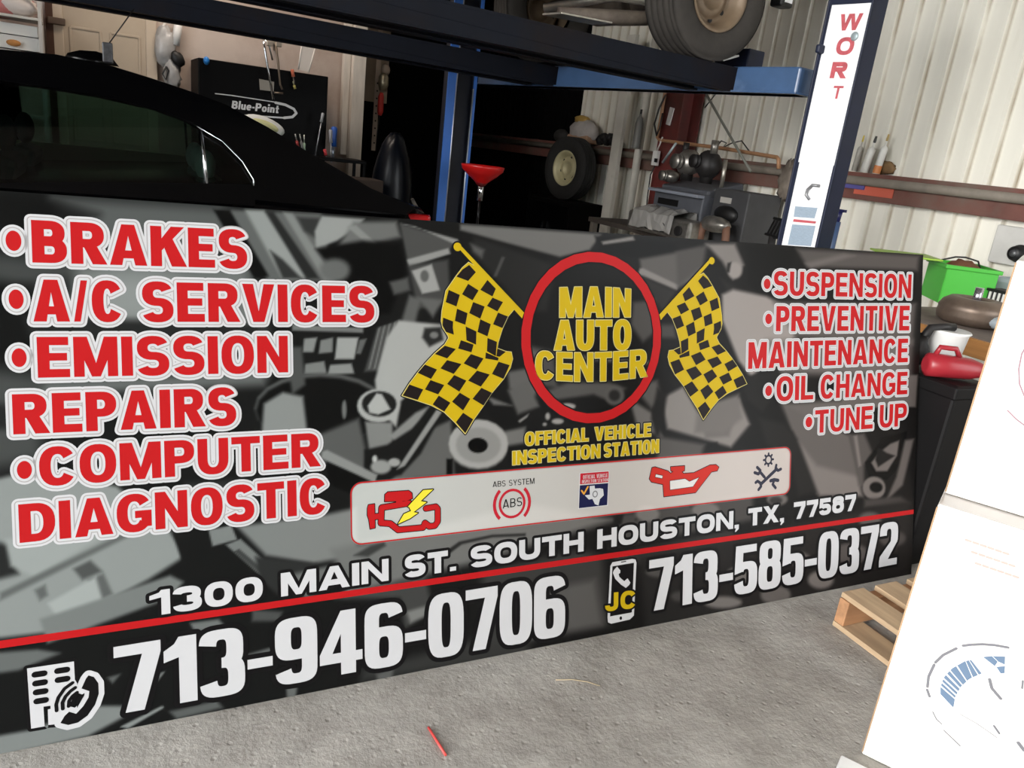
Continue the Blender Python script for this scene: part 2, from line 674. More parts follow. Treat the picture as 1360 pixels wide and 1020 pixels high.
corrugated('wall_right', WALLP - V * 5.8, V, 5.8 + 5.76, 0, 4.6, -U, wallm)

BACKP = np.array([0, 8.2, 0.0])
pink = mat('painted_board', (186, 171, 160), .7, var=.10, scale=2.2, dirt=(156, 134, 120), dirt_lo=.45, dirt_hi=.75)


def wall_box(p0, dirv, length, z0, z1, thick, back):
    c = np.array(p0) + np.array(dirv) * (length / 2) + np.array(back) * (thick / 2)
    return MB().box(c + UP * ((z0 + z1) / 2), (length, thick, z1 - z0), dirv, back, UP)


struct(wall_box(BACKP - U * 4.6, U, 6.62, 0, 4.6, .12, V).build('wall_back', pink))
darkm = mat('painted_shade_and_black', (11, 10, 10), .95, spec=.05)  # near-black stands in for shade in the far bay; also plain black steel
corrugated('wall_recess', WALLP + V * 5.76, V, 4.86, 0, 4.6, -U, darkm)  # same sheet wall carried on, its shade put into the colour
bay0 = BACKP + U * 5.2 + V * 4.4
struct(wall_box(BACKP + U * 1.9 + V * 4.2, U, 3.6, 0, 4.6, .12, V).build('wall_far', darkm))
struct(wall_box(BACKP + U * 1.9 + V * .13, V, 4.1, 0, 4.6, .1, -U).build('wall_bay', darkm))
struct(wall_box(np.array([-4.6, 3.9, 0]), V, 4.3, 0, 4.6, .12, -U).build('wall_left', pink))
struct(MB().box((.45, -2.4, 2.3), (6.3, .12, 4.6)).build('wall_light_block', wallm))  # unseen wall, added and sized to hold back light from the front
ceil = mat('ceiling_insulation', (120, 112, 104), .9, var=.1)
struct(MB().box((.6, 5.3, 4.66), (10.6, 15.6, .1)).build('ceiling', ceil))

# steel frame of the building on the corrugated wall
maroon = mat('maroon_steel', (104, 44, 40), .6, var=.25, scale=5, dirt=(70, 52, 46), dirt_lo=.5, dirt_hi=.75)
girtgrey = mat('dusty_grey_steel', (120, 112, 102), .7, var=.2, scale=7)


def wall_pt(x, y, off=0.0):
    return on_n(x, y, WALLP - U * off, U)


def along(p):          # distance of a point along the side wall
    return float(np.dot(np.array(p) - WALLP, V))


gz = 1.40
g = MB()
g.box(WALLP + V * 2.2 - U * .1 + UP * gz, (15.0, .014, .20), V, U, UP)
g.box(WALLP + V * 2.2 - U * .055 + UP * (gz + .1), (15.0, .09, .012), V, U, UP)
g.box(WALLP + V * 2.2 - U * .055 + UP * (gz - .1), (15.0, .09, .012), V, U, UP)
struct(g.build('trim_1', mat('rusty_girt_paint', (112, 70, 62), .65, var=.3, scale=3, dirt=(104, 94, 84), dirt_lo=.42, dirt_hi=.62)))
g = MB().rod(WALLP - V * 5.0 - U * .145 + UP * 1.44, WALLP + V * 9.3 - U * .145 + UP * 1.44, .034, n=12)
struct(g.build('trim_2', girtgrey))
# main steel column
cp = wall_pt(903, 150, .2)
ca = along(cp)
g = MB()
cc = WALLP + V * ca - U * .17
g.box(cc + UP * 2.3, (.012, .26, 4.6), V, U, UP)
g.box(cc - U * .13 + UP * 2.3, (.30, .016, 4.6), V, U, UP)
g.box(cc + U * .12 + UP * 2.3, (.30, .016, 4.6), V, U, UP)
struct(g.build('trim_3', maroon))

# white timber posts at the end of the back wall
whitewood = mat('chalky_white_wood', (205, 196, 184), .75, var=.12, scale=5, stretch=(4, 4, .6), dirt=(150, 128, 110), dirt_lo=.6, dirt_hi=.85)
p = on_n(470, 150, BACKP - V * .12, V)
MBP = MB()
MBP.box((p[0] + .02, p[1], 2.3), (.13, .1, 4.6), U, V)
struct(MBP.build('trim_4', whitewood, bevel=.006))
p = on_n(457, 150, BACKP - V * .06, V)
struct(MB().box((p[0] + .0, p[1], 2.75), (.07, .08, 3.3), U, V).build('trim_5', whitewood, bevel=.006))
# tan panel seen in the gap right of the posts
tan = mat('tan_panel', (150, 134, 118), .8, var=.12)
p = on_n(494, 112, BACKP + V * .35, V)
struct(MB().box(p + UP * .35, (.34, .03, 1.05), U, V).build('trim_6', tan))

# door in the back wall
doorm = mat('beige_door_paint', (176, 160, 140), .6, var=.05, scale=4)
framem = mat('beige_door_frame', (190, 174, 154), .6, var=.06, scale=4)
d0 = on_n(85, 40, BACKP, V)
d1 = on_n(192, 40, BACKP, V)
dm = (d0 + d1) / 2
dw = np.linalg.norm(d1 - d0)
dtop = 2.10
door = bpy.data.objects.new('door_1', None)
COL.objects.link(door)
door['kind'] = 'structure'
door.location = [dm[0], dm[1], 0]
door['_o'] = [dm[0], dm[1], 0]
b0 = np.array([dm[0], dm[1], 0])
MB().box(b0 + UP * (dtop / 2) - V * .02, (dw, .045, dtop), U, V, UP).build('door_panel', doorm, door)
g = MB()
for sgn in (-1, 1):
    g.box(b0 + U * (sgn * (dw / 2 + .045)) + UP * (dtop / 2 + .05) - V * .025, (.09, .06, dtop + .1), U, V, UP)
g.box(b0 + UP * (dtop + .055) - V * .025, (dw, .06, .11), U, V, UP)
g.build('door_frame', framem, door, bevel=.008)
g = MB()
for sx in (-1, 1):
    for z0, z1 in ((.2, .85), (1.0, 1.92)):
        cx = sx * dw * .24
        w = dw * .36
        for k in (-1, 1):
            g.box(b0 + U * (cx + k * w / 2) + UP * ((z0 + z1) / 2) - V * .046, (.02, .012, z1 - z0), U, V, UP)
        for z in (z0, z1):
            g.box(b0 + U * cx + UP * z - V * .046, (w, .012, .02), U, V, UP)
g.build('door_moulding', doorm, door, bevel=.004)
brown = mat('dark_brown_wood', (74, 46, 30), .7, var=.2, scale=6, stretch=(5, 5, .5))
p = on_n(66, 35, BACKP - V * .03, V)
hng = MB().box((p[0], p[1], 1.2), (.055, .06, 2.4), U, V)
struct(hng.build('trim_7', brown))
p = on_n(75, 28, BACKP - V * .08, V)
tag(MB().box(p, (.13, .05, .055), U, V).build('door_latch', mat('brown_iron', (96, 80, 68), .6, .3), bevel=.008), 'brown iron latch bridging the gap beside the beige door', 'latch')
# ================================================================ THE SIGN
LEAN = 0.2593478
SG_Y = 1.18603123 * CAM_H
SG_UP = np.array([0, math.sin(LEAN), math.cos(LEAN)])
SG_N = np.array([0, -math.cos(LEAN), math.sin(LEAN)])
SG_O = np.array([0, SG_Y, 0.0012])
S0, S1, SH = -0.392, 2.656, 1.2192


def S(x, y):
    """A point of the photograph on the sign's face -> (along, up) in metres."""
    q = on_n(x, y, SG_O, SG_N) - SG_O
    return (float(q[0]), float(np.dot(q, SG_UP)))


def K(x0, y0, k, pts):
    return [S(x0 + a / k, y0 + b / k) for a, b in pts]


sign = thing('banner_sign', 'large leaning black garage sign with red service lists and phone numbers', 'sign', SG_O)
sign.rotation_euler = (PI / 2 - LEAN, 0, 0)
del sign['_o']


def sheet(name, polys, z, material, label=None):
    vs, fs = union_mesh(polys, z)
    me = bpy.data.meshes.new(name)
    me.from_pydata(vs, [], fs)
    me.materials.append(material)
    me.update()
    # every sheet faces the reader
    bm = bmesh.new()
    bm.from_mesh(me)
    for f in bm.faces:
        f.normal_update()
        if f.normal.z < 0:
            f.normal_flip()
    bm.to_mesh(me)
    bm.free()
    o = bpy.data.objects.new(name, me)
    COL.objects.link(o)
    o.parent = sign
    if label:
        o['label'] = label
    return o


def ink(name, rgb):
    return mat(name, rgb, .32, spec=.08)


RED = ink('red_vinyl', (176, 28, 31))
WHITE = ink('white_vinyl', (196, 196, 199))
PALE = ink('pale_grey_vinyl', (160, 157, 157))
BLACK = ink('black_vinyl', (20, 19, 20))
YEL = ink('yellow_vinyl', (188, 160, 22))
CREAM = ink('cream_vinyl', (196, 188, 132))
NAVY = ink('navy_vinyl', (28, 30, 66))
GREYV = ink('grey_vinyl', (120, 120, 122))
ORNG = ink('orange_vinyl', (210, 150, 60))

# --- the panel itself
me = MB().box(((S0 + S1) / 2, SH / 2, -.0022), (S1 - S0, SH, .004))
pan = me.build('panel', mat('white_aluminium_sheet', (196, 198, 200), .4, .2), sign)

# --- the printed engine picture: grey shapes, traced, blended on a fine grid of vertices
NX, NY = 800, 320
gs = np.linspace(S0, S1, NX)
gt = np.linspace(0, SH, NY)
GS, GT = np.meshgrid(gs, gt)
PW = SG_O[None, None, :] + GS[..., None] * np.array([1.0, 0, 0]) + GT[..., None] * SG_UP
pc = (PW - CAM) @ RM
PX = 680 + FPX * pc[..., 0] / pc[..., 2]
PY = 510 + FPX * pc[..., 1] / pc[..., 2]
IMG = np.full(PX.shape, 30.0)


def blend(cov, val, alpha=1.0):
    global IMG
    IMG = IMG * (1 - cov * alpha) + val * cov * alpha


def shp(pts, val, blur=3.0, alpha=1.0):
    n = len(pts)
    x0 = min(p[0] for p in pts) - blur
    x1 = max(p[0] for p in pts) + blur
    y0 = min(p[1] for p in pts) - blur
    y1 = max(p[1] for p in pts) + blur
    msk = (PX > x0) & (PX < x1) & (PY > y0) & (PY < y1)
    X, Y = PX[msk], PY[msk]
    ins = np.zeros(X.shape, bool)
    dst = np.full(X.shape, 1e9)
    for i in range(n):
        ax, ay = pts[i]
        bx, by = pts[(i + 1) % n]
        c = ((ay > Y) != (by > Y)) & (X < (bx - ax) * (Y - ay) / ((by - ay) if by != ay else 1e-9) + ax)
        ins ^= c
        L = (bx - ax) ** 2 + (by - ay) ** 2 + 1e-9
        t = np.clip(((X - ax) * (bx - ax) + (Y - ay) * (by - ay)) / L, 0, 1)
        dst = np.minimum(dst, np.hypot(X - ax - t * (bx - ax), Y - ay - t * (by - ay)))
    sd = np.where(ins, dst, -dst)
    cv = np.clip(sd / blur * .5 + .5, 0, 1)
    cov = np.zeros(PX.shape)
    cov[msk] = cv * cv * (3 - 2 * cv)
    blend(cov, val, alpha)


def ell(cx, cy, rx, ry, val, blur=2.5, alpha=1.0):
    shp([(cx + rx * math.cos(2 * PI * i / 20), cy + ry * math.sin(2 * PI * i / 20)) for i in range(20)], val, blur, alpha)


def q(x0, y0, k, pts, val, blur=3.0, alpha=1.0):
    shp([(x0 + a / k, y0 + b / k) for a, b in pts], val, blur, alpha)


def qe(x0, y0, k, cx, cy, rx, ry, val, blur=2.5, alpha=1.0):
    ell(x0 + cx / k, y0 + cy / k, rx / k, ry / k, val, blur, alpha)


# left, behind the list of services
shp([(-90, 250), (85, 262), (60, 300), (-90, 300)], 24, 12)
shp([(70, 262), (290, 274), (330, 300), (335, 335), (60, 330), (130, 285)], 78, 16)
shp([(-60, 330), (70, 345), (180, 350), (330, 352), (330, 380), (90, 372), (-60, 400)], 62, 18)
shp([(100, 350), (330, 350), (350, 440), (160, 440), (100, 420)], 96, 18)
ell(175, 395, 70, 34, 118, 26)
shp([(-90, 360), (40, 380), (50, 480), (-90, 470)], 26, 14)
shp([(30, 420), (340, 430), (360, 450), (40, 450)], 40, 8)
shp([(-90, 480), (60, 500), (55, 610), (-90, 640)], 66, 18)
shp([(-90, 520), (20, 540), (10, 570), (-90, 570)], 40, 8)
shp([(60, 505), (360, 492), (350, 512), (50, 525)], 88, 10)
q(200, 260, 3.188, [(270, 58), (720, 75), (780, 360), (500, 365)], 84, 4)
q(200, 260, 3.188, [(265, 58), (335, 60), (500, 340), (440, 350)], 20, 3)
q(200, 260, 3.188, [(400, 60), (480, 62), (660, 345), (560, 355)], 122, 4)
q(200, 260, 3.188, [(485, 66), (520, 68), (715, 350), (660, 352)], 40, 3)
q(200, 260, 3.188, [(505, 230), (560, 270), (640, 350), (560, 350)], 48, 3)
q(200, 260, 3.188, [(560, 70), (600, 75), (780, 355), (735, 358)], 108, 3)
q(200, 260, 3.188, [(620, 90), (720, 95), (700, 180), (650, 150)], 50, 4)
q(200, 260, 3.188, [(725, 85), (905, 98), (870, 140), (790, 190), (700, 225), (695, 150)], 124, 3)
q(200, 260, 3.188, [(860, 110), (1040, 108), (1060, 175), (900, 210), (790, 220)], 92, 5)
q(200, 260, 3.188, [(830, 130), (870, 125), (960, 205), (930, 215)], 112, 2)
q(200, 260, 3.188, [(700, 225), (900, 190), (1060, 205), (1080, 330), (1010, 500), (840, 500), (760, 300)], 18, 5)
qe(200, 260, 3.188, 780, 315, 65, 50, 88, 6)
q(200, 260, 3.188, [(1055, 118), (1290, 190), (1260, 240), (1090, 285)], 68, 3)
q(200, 260, 3.188, [(1060, 118), (1300, 185), (1310, 215), (1120, 130)], 116, 2)
q(200, 260, 3.188, [(1085, 270), (1260, 222), (1270, 245), (1095, 300)], 120, 2)
q(200, 260, 3.188, [(1090, 295), (1260, 270), (1270, 450), (1130, 480)], 62, 4)
q(200, 260, 3.188, [(1105, 318), (1190, 290), (1225, 400), (1150, 415)], 128, 2)
qe(200, 260, 3.188, 1160, 340, 18, 25, 80, 2)
q(200, 260, 3.188, [(1130, 430), (1240, 440), (1195, 515)], 84, 4)
q(200, 260, 3.188, [(1095, 420), (1145, 440), (1120, 540), (1060, 540)], 82, 4)
q(200, 260, 3.188, [(1010, 365), (1090, 345), (1100, 400), (1030, 420)], 74, 4)
q(200, 260, 3.188, [(960, 560), (1060, 525), (980, 740), (905, 745)], 66, 3)
for i in range(4):
    q(200, 260, 3.188, [(965 + i * 22, 560 - i * 8), (973 + i * 22, 557 - i * 8), (930 + i * 22, 730), (922 + i * 22, 735)], 100, 1.5)
q(200, 260, 3.188, [(1050, 528), (1235, 545), (1270, 640), (1135, 800), (1060, 870), (1040, 980), (960, 900), (950, 780), (1000, 600)], 138, 3)
q(200, 260, 3.188, [(1160, 560), (1230, 555), (1240, 610), (1180, 640), (1150, 600)], 42, 3)
qe(200, 260, 3.188, 1200, 590, 18, 14, 100, 2)
for pts, v in (([(650, 605), (705, 600), (690, 662), (645, 662)], 112), ([(720, 612), (772, 600), (770, 662), (712, 668)], 104), ([(790, 600), (880, 600), (862, 692), (780, 692)], 130),
               ([(655, 712), (735, 700), (745, 752), (650, 754)], 104), ([(760, 716), (850, 710), (862, 752), (750, 757)], 116), ([(885, 610), (915, 605), (890, 670), (870, 668)], 84)):
    q(200, 260, 3.188, pts, v, 2)
q(200, 260, 3.188, [(600, 545), (900, 560), (900, 580), (600, 570)], 100, 2)
qe(200, 260, 3.188, 720, 900, 280, 150, 84, 3)
qe(200, 260, 3.188, 720, 910, 275, 145, 24, 4)
q(200, 260, 3.188, [(480, 880), (560, 832), (645, 850), (665, 1015), (470, 1015)], 116, 4)
q(200, 260, 3.188, [(570, 640), (640, 640), (655, 800), (600, 840)], 70, 4)
qe(200, 260, 3.188, 820, 905, 10, 40, 96, 2)
# oil cap and neck
qe(420, 480, 4.25, 350, 250, 120, 95, 138, 2)
qe(420, 480, 4.25, 355, 240, 98, 72, 34, 2)
q(420, 480, 4.25, [(290, 250), (340, 180), (370, 185), (420, 270), (350, 300), (300, 290)], 142, 2)
q(420, 480, 4.25, [(0, 420), (240, 320), (310, 640), (0, 560)], 78, 5)
q(420, 480, 4.25, [(275, 340), (430, 345), (430, 480), (300, 510)], 108, 3)
q(420, 480, 4.25, [(560, 420), (760, 330), (780, 640), (560, 660), (420, 680)], 84, 4)
q(420, 480, 4.25, [(410, 420), (560, 290), (640, 250), (520, 420), (450, 460)], 112, 3)
q(420, 480, 4.25, [(270, 500), (400, 470), (540, 380), (690, 235), (730, 262), (590, 520), (480, 640), (330, 680), (268, 610)], 30, 3)
q(420, 480, 4.25, [(680, 270), (712, 282), (500, 590), (455, 610)], 118, 2)
qe(420, 480, 4.25, 365, 595, 58, 40, 122, 3)
qe(420, 480, 4.25, 330, 550, 14, 20, 150, 2)
qe(420, 480, 4.25, 440, 570, 34, 24, 130, 2)
q(420, 480, 4.25, [(35, 510), (60, 500), (345, 640), (330, 685), (30, 545)], 116, 2)
q(420, 480, 4.25, [(60, 565), (320, 690), (310, 720), (220, 760), (70, 690)], 20, 2)
# machine at lower left
q(0, 540, 2.833, [(-250, 330), (120, 240), (440, 300), (640, 470), (700, 560), (560, 650), (380, 745), (180, 850), (-250, 900)], 122, 5)
q(0, 540, 2.833, [(-200, 460), (30, 520), (70, 630), (-200, 700)], 42, 6)
q(0, 540, 2.833, [(20, 500), (420, 420), (470, 440), (130, 640), (40, 600)], 132, 5)
q(0, 540, 2.833, [(0, 700), (600, 410), (612, 425), (0, 730)], 88, 4)
q(0, 540, 2.833, [(275, 610), (340, 578), (385, 620), (310, 652)], 72, 4)
q(0, 540, 2.833, [(330, 650), (390, 628), (425, 705), (380, 730)], 84, 4)
q(0, 540, 2.833, [(130, 690), (170, 670), (180, 710), (150, 730)], 86, 4)
q(0, 540, 2.833, [(180, 740), (360, 640), (390, 740), (240, 830)], 138, 4)
q(0, 540, 2.833, [(650, 480), (790, 455), (850, 600), (800, 660), (560, 725), (360, 770), (690, 600)], 30, 3)
q(0, 540, 2.833, [(700, 290), (980, 270), (960, 400), (820, 430)], 50, 8)
q(0, 540, 2.833, [(785, 465), (870, 447), (892, 500), (800, 525)], 108, 2)
q(0, 540, 2.833, [(850, 520), (905, 498), (1060, 640), (1015, 665)], 102, 2)
q(0, 540, 2.833, [(880, 545), (900, 535), (1040, 655), (1020, 662)], 60, 1.5)
q(0, 540, 2.833, [(150, 800), (640, 635), (690, 660), (640, 720), (180, 890)], 104, 4)
q(0, 540, 2.833, [(890, 450), (1230, 405), (1340, 380), (1345, 560), (1180, 590), (1000, 560)], 108, 5)
q(0, 540, 2.833, [(960, 565), (1190, 590), (1060, 720), (980, 650)], 46, 4)
q(0, 540, 2.833, [(1060, 640), (1400, 560), (1400, 600), (1150, 720)], 96, 5)
# bottom band, left
q(0, 765, 4, [(-300, 430), (200, 390), (320, 410), (100, 500), (-300, 560)], 92, 4)
q(0, 765, 4, [(-300, 900), (150, 820), (520, 690), (650, 690), (665, 745), (470, 850), (0, 960), (-300, 960)], 112, 4)
q(0, 765, 4, [(1010, 250), (1160, 230), (1210, 280), (1040, 310)], 98, 3)
q(0, 765, 4, [(570, 540), (640, 520), (600, 570)], 84, 3)
q(0, 765, 4, [(795, 530), (875, 508), (808, 600)], 112, 2)
q(0, 765, 4, [(900, 720), (1150, 660), (1185, 700), (940, 760)], 82, 4)
q(0, 765, 4, [(640, 800), (860, 690), (870, 700), (680, 810)], 118, 2)
q(0, 765, 4, [(1300, 420), (1440, 380), (1440, 430), (1310, 440)], 88, 3)
# bottom band, middle
q(340, 765, 4, [(-20, 180), (140, 190), (120, 240), (-20, 240)], 70, 4)
q(340, 765, 4, [(420, 120), (900, 0), (940, 180), (790, 280), (760, 120)], 62, 6)
q(340, 765, 4, [(800, 190), (930, 150), (930, 200), (820, 250)], 106, 4)
q(340, 765, 4, [(560, 500), (1450, 260), (1450, 420), (560, 560)], 52, 10)
q(340, 765, 4, [(640, 520), (730, 490), (720, 560), (650, 590)], 82, 4)
q(340, 765, 4, [(160, 590), (220, 585), (210, 645), (165, 650)], 90, 3)
shp([(640, 760), (770, 730), (800, 740), (810, 830), (640, 860)], 56, 10)
shp([(690, 790), (790, 770), (800, 830), (700, 850)], 78, 8)
shp([(440, 730), (700, 670), (820, 690), (640, 745), (460, 790)], 98, 8)
q(470, 620, 5.44, [(620, 640), (760, 540), (1000, 490), (1240, 480), (1240, 500), (1000, 510), (780, 560), (660, 650)], 44, 2)
q(470, 620, 5.44, [(0, 640), (120, 570), (220, 540), (230, 570), (100, 650)], 56, 3)
# washer
q(420, 480, 4.25, [(930, 215), (1275, 195), (1275, 560), (1080, 560), (1000, 330)], 28, 4)
q(420, 480, 4.25, [(1040, 400), (1180, 370), (1180, 460), (1060, 480)], 96, 4)
qe(420, 480, 4.25, 915, 490, 165, 122, 84, 2)
qe(420, 480, 4.25, 915, 465, 168, 138, 134, 2)
qe(420, 480, 4.25, 915, 472, 128, 100, 118, 3)
qe(420, 480, 4.25, 912, 474, 56, 43, 14, 1.5)
q(420, 480, 4.25, [(735, 550), (770, 550), (770, 640), (735, 650)], 20, 2)
q(420, 480, 4.25, [(960, 195), (1105, 250), (1000, 245)], 92, 3)
q(420, 480, 4.25, [(1140, 335), (1200, 295), (1190, 315), (1150, 345)], 122, 2)
q(420, 480, 4.25, [(1080, 60), (1180, 40), (1260, 160), (1200, 230), (1090, 150)], 84, 4)
# middle top
q(620, 290, 4.533, [(-40, 36), (810, 96), (740, 190), (560, 232), (250, 150), (-40, 70)], 92, 3)
q(620, 290, 4.533, [(40, 110), (110, 130), (540, 285), (480, 560), (330, 570), (230, 420), (30, 200)], 40, 5)
q(620, 290, 4.533, [(20, 150), (105, 190), (90, 240), (40, 200)], 76, 4)
q(620, 290, 4.533, [(210, 230), (230, 235), (180, 350), (160, 350)], 66, 2)
q(620, 290, 4.533, [(770, 106), (1250, 150), (1280, 190), (1050, 245), (800, 200)], 26, 3)
q(620, 290, 4.533, [(810, 140), (1000, 108), (1012, 132), (820, 158)], 108, 2)
q(620, 290, 4.533, [(1040, 245), (1400, 180), (1420, 340), (1250, 430), (1050, 335)], 80, 4)
q(620, 290, 4.533, [(1040, 302), (1060, 300), (1275, 402), (1265, 430), (1030, 335)], 110, 2)
q(620, 290, 4.533, [(1060, 350), (1260, 440), (1180, 560), (1120, 480)], 46, 4)
q(620, 290, 4.533, [(1000, 505), (1130, 490), (1140, 680), (1060, 745), (985, 640)], 70, 5)
q(620, 290, 4.533, [(370, 765), (520, 800), (545, 1020), (400, 1000)], 68, 5)
q(620, 290, 4.533, [(380, 800), (1100, 860), (1100, 880), (380, 830)], 84, 4)
q(620, 290, 4.533, [(1150, 640), (1250, 640), (1260, 720), (1160, 720)], 66, 5)
# below and right of the ring
q(640, 500, 3.778, [(130, 70), (225, 20), (290, 150), (180, 190)], 82, 4)
q(640, 500, 3.778, [(280, 90), (430, 30), (640, 30), (720, 60), (560, 150), (420, 170)], 74, 5)
q(640, 500, 3.778, [(290, 130), (560, 90), (700, 150), (600, 230), (330, 240)], 26, 4)
for cx, cy, rx, ry in ((430, 150, 40, 16), (330, 200, 12, 18), (380, 225, 30, 14), (480, 205, 36, 16), (600, 200, 18, 14), (315, 240, 10, 8)):
    qe(640, 500, 3.778, cx, cy, rx, ry, 128, 2)
qe(640, 500, 3.778, 665, 95, 50, 50, 76, 3)
qe(640, 500, 3.778, 665, 95, 28, 28, 40, 3)
q(640, 500, 3.778, [(740, 110), (850, 180), (905, 300), (780, 262)], 92, 4)
q(640, 500, 3.778, [(800, 30), (880, 20), (900, 120), (850, 160), (790, 90)], 78, 5)
q(640, 500, 3.778, [(900, 110), (1010, 50), (1085, 180), (1290, 110), (1345, 240), (1250, 355), (1130, 320), (930, 262)], 112, 4)
q(640, 500, 3.778, [(1100, 190), (1290, 120), (1240, 300), (1120, 310)], 92, 4)
q(640, 500, 3.778, [(880, 60), (930, 90), (905, 240), (880, 330), (850, 210)], 34, 4)
q(640, 500, 3.778, [(1090, 340), (1180, 330), (1190, 360), (1100, 370)], 28, 3)
q(640, 500, 3.778, [(880, 300), (1120, 340), (1100, 400), (880, 430)], 76, 5)
q(640, 500, 3.778, [(700, 690), (1360, 590), (1360, 720), (640, 860)], 66, 6)
for pts in ([(660, 680), (720, 650), (700, 740), (660, 750)], [(1040, 640), (1140, 620), (1120, 700), (1060, 690)], [(780, 640), (810, 640), (800, 720), (770, 720)]):
    q(640, 500, 3.778, pts, 36, 3)
qe(640, 500, 3.778, 830, 690, 60, 40, 100, 4)
qe(640, 500, 3.778, 1120, 670, 70, 40, 96, 4)
q(640, 500, 3.778, [(640, 900), (860, 850), (1280, 760), (1280, 830), (700, 960)], 50, 6)
# right part
q(900, 320, 4.079, [(-10, 60), (160, 20), (140, 130), (0, 250)], 70, 5)
q(900, 320, 4.079, [(150, 15), (310, 15), (360, 130), (300, 210), (240, 110)], 106, 4)
qe(900, 320, 4.079, 310, 160, 40, 45, 122, 3)
q(900, 320, 4.079, [(270, 120), (290, 115), (280, 170), (262, 170)], 40, 2)
q(900, 320, 4.079, [(370, 25), (640, 50), (560, 330), (470, 330), (380, 220)], 27, 4)
q(900, 320, 4.079, [(640, 40), (1310, 80), (1300, 160), (700, 140)], 76, 5)
q(900, 320, 4.079, [(690, 120), (900, 70), (960, 80), (720, 150)], 92, 4)
q(900, 320, 4.079, [(230, 200), (330, 260), (520, 310), (420, 300), (270, 280)], 38, 4)
q(900, 320, 4.079, [(240, 290), (300, 262), (480, 300), (600, 360), (640, 520), (580, 560), (400, 740), (330, 650), (240, 430)], 126, 4)
q(900, 320, 4.079, [(520, 330), (1290, 340), (1270, 560), (640, 520)], 82, 6)
q(900, 320, 4.079, [(480, 540), (1270, 540), (1260, 740), (560, 720)], 92, 8)
q(900, 320, 4.079, [(330, 740), (540, 700), (570, 760), (460, 930), (380, 860)], 36, 3)
q(900, 320, 4.079, [(110, 900), (330, 830), (350, 960), (250, 1040), (90, 1040)], 96, 5)
q(900, 320, 4.079, [(860, 740), (1300, 726), (1290, 900), (900, 905)], 86, 2)
q(900, 320, 4.079, [(560, 880), (900, 860), (1000, 1020), (620, 1020)], 88, 6)
q(980, 540, 5.368, [(330, -20), (560, 110), (800, 205), (880, 560), (560, 620), (400, 200)], 84, 4)
q(980, 540, 5.368, [(430, 250), (560, 420), (860, 500), (890, 640), (580, 640)], 104, 5)
q(980, 540, 5.368, [(150, 80), (330, 120), (420, 230), (560, 610), (430, 640), (380, 400), (200, 260)], 38, 5)
q(980, 540, 5.368, [(790, 200), (900, 190), (960, 330), (900, 420), (900, 560), (860, 560)], 74, 4)
q(980, 540, 5.368, [(825, 210), (850, 205), (880, 420), (860, 430)], 100, 2)
q(980, 540, 5.368, [(1025, 230), (1205, 175), (1175, 400), (1060, 525), (935, 500), (905, 400)], 20, 2)
q(980, 540, 5.368, [(1085, 265), (1150, 240), (1135, 350), (1065, 460), (985, 462), (950, 400), (1000, 335)], 92, 2)
q(980, 540, 5.368, [(1000, 290), (1060, 330), (1120, 350), (1000, 430), (980, 380)], 32, 2)
q(980, 540, 5.368, [(1190, 240), (1255, 230), (1175, 560), (1050, 680), (1130, 500)], 84, 3)
qe(980, 540, 5.368, 970, 580, 82, 82, 98, 2)
qe(980, 540, 5.368, 985, 575, 46, 38, 20, 2)
q(980, 540, 5.368, [(900, 660), (1160, 640), (1230, 690), (900, 720)], 60, 4)
qe(980, 540, 5.368, 280, 660, 75, 45, 92, 3)
qe(980, 540, 5.368, 270, 670, 45, 28, 50, 3)
shp([(850, 740), (1210, 665), (1210, 790), (860, 860)], 40, 8)
for i, (x, y) in enumerate(((905, 792), (985, 764), (1060, 742), (1130, 735), (1185, 715), (960, 800), (1030, 790), (1155, 690), (880, 760), (1090, 770))):
    ell(x, y, 14 + (i * 7) % 12, 7 + (i * 5) % 8, 62 + (i * 31) % 40, 4)
# the half transparent strip that carries the icons
st0, st1 = S(466.5, 690)[0], S(1049.5, 620)[0]
tt0 = (S(520, 719)[1] + S(1000, 660)[1]) / 2
tt1 = (S(520, 641)[1] + S(1000, 595)[1]) / 2
rd = .028
STRIP = []
for cx_, cy_, a0 in ((st1 - rd, tt1 - rd, 0), (st0 + rd, tt1 - rd, 90), (st0 + rd, tt0 + rd, 180), (st1 - rd, tt0 + rd, 270)):
    STRIP += [(cx_ + rd * math.cos(math.radians(a0 + k * 15)), cy_ + rd * math.sin(math.radians(a0 + k * 15))) for k in range(7)]


def to_px(p):
    c = (SG_O + np.array([p[0], 0, 0]) + SG_UP * p[1] - CAM) @ RM
    return (680 + FPX * c[0] / c[2], 510 + FPX * c[1] / c[2])


shp([to_px(p) for p in STRIP], 178, 2, .88)

rng = np.random.default_rng(5)
sx = np.clip((PX - 300) / 900, 0, 1)
IMG = np.where(IMG > 24, 15 + (IMG - 24) * 1.20, IMG * .63)
tint = np.stack([IMG * (0.96 + .08 * sx), IMG * (1.0 - .035 * sx), IMG * (0.99 - .055 * sx)], -1)  # warmer to the right: a brown reflection put into the print's colour
tint = np.clip(tint * 1.0, 6, 255) / 255.0
lincol = np.where(tint <= .04045, tint / 12.92, ((tint + .055) / 1.055) ** 2.4)
me = bpy.data.meshes.new('printed_picture')
vv = np.stack([GS, GT, np.full(GS.shape, .0003)], -1).reshape(-1, 3)
idx = np.arange(NX * NY).reshape(NY, NX)
ff = np.stack([idx[:-1, :-1], idx[:-1, 1:], idx[1:, 1:], idx[1:, :-1]], -1).reshape(-1, 4)
me.vertices.add(len(vv))
me.vertices.foreach_set('co', vv.ravel())
me.loops.add(ff.size)
me.loops.foreach_set('vertex_index', ff.ravel())
me.polygons.add(len(ff))
me.polygons.foreach_set('loop_start', np.arange(0, ff.size, 4))
me.update(calc_edges=True)
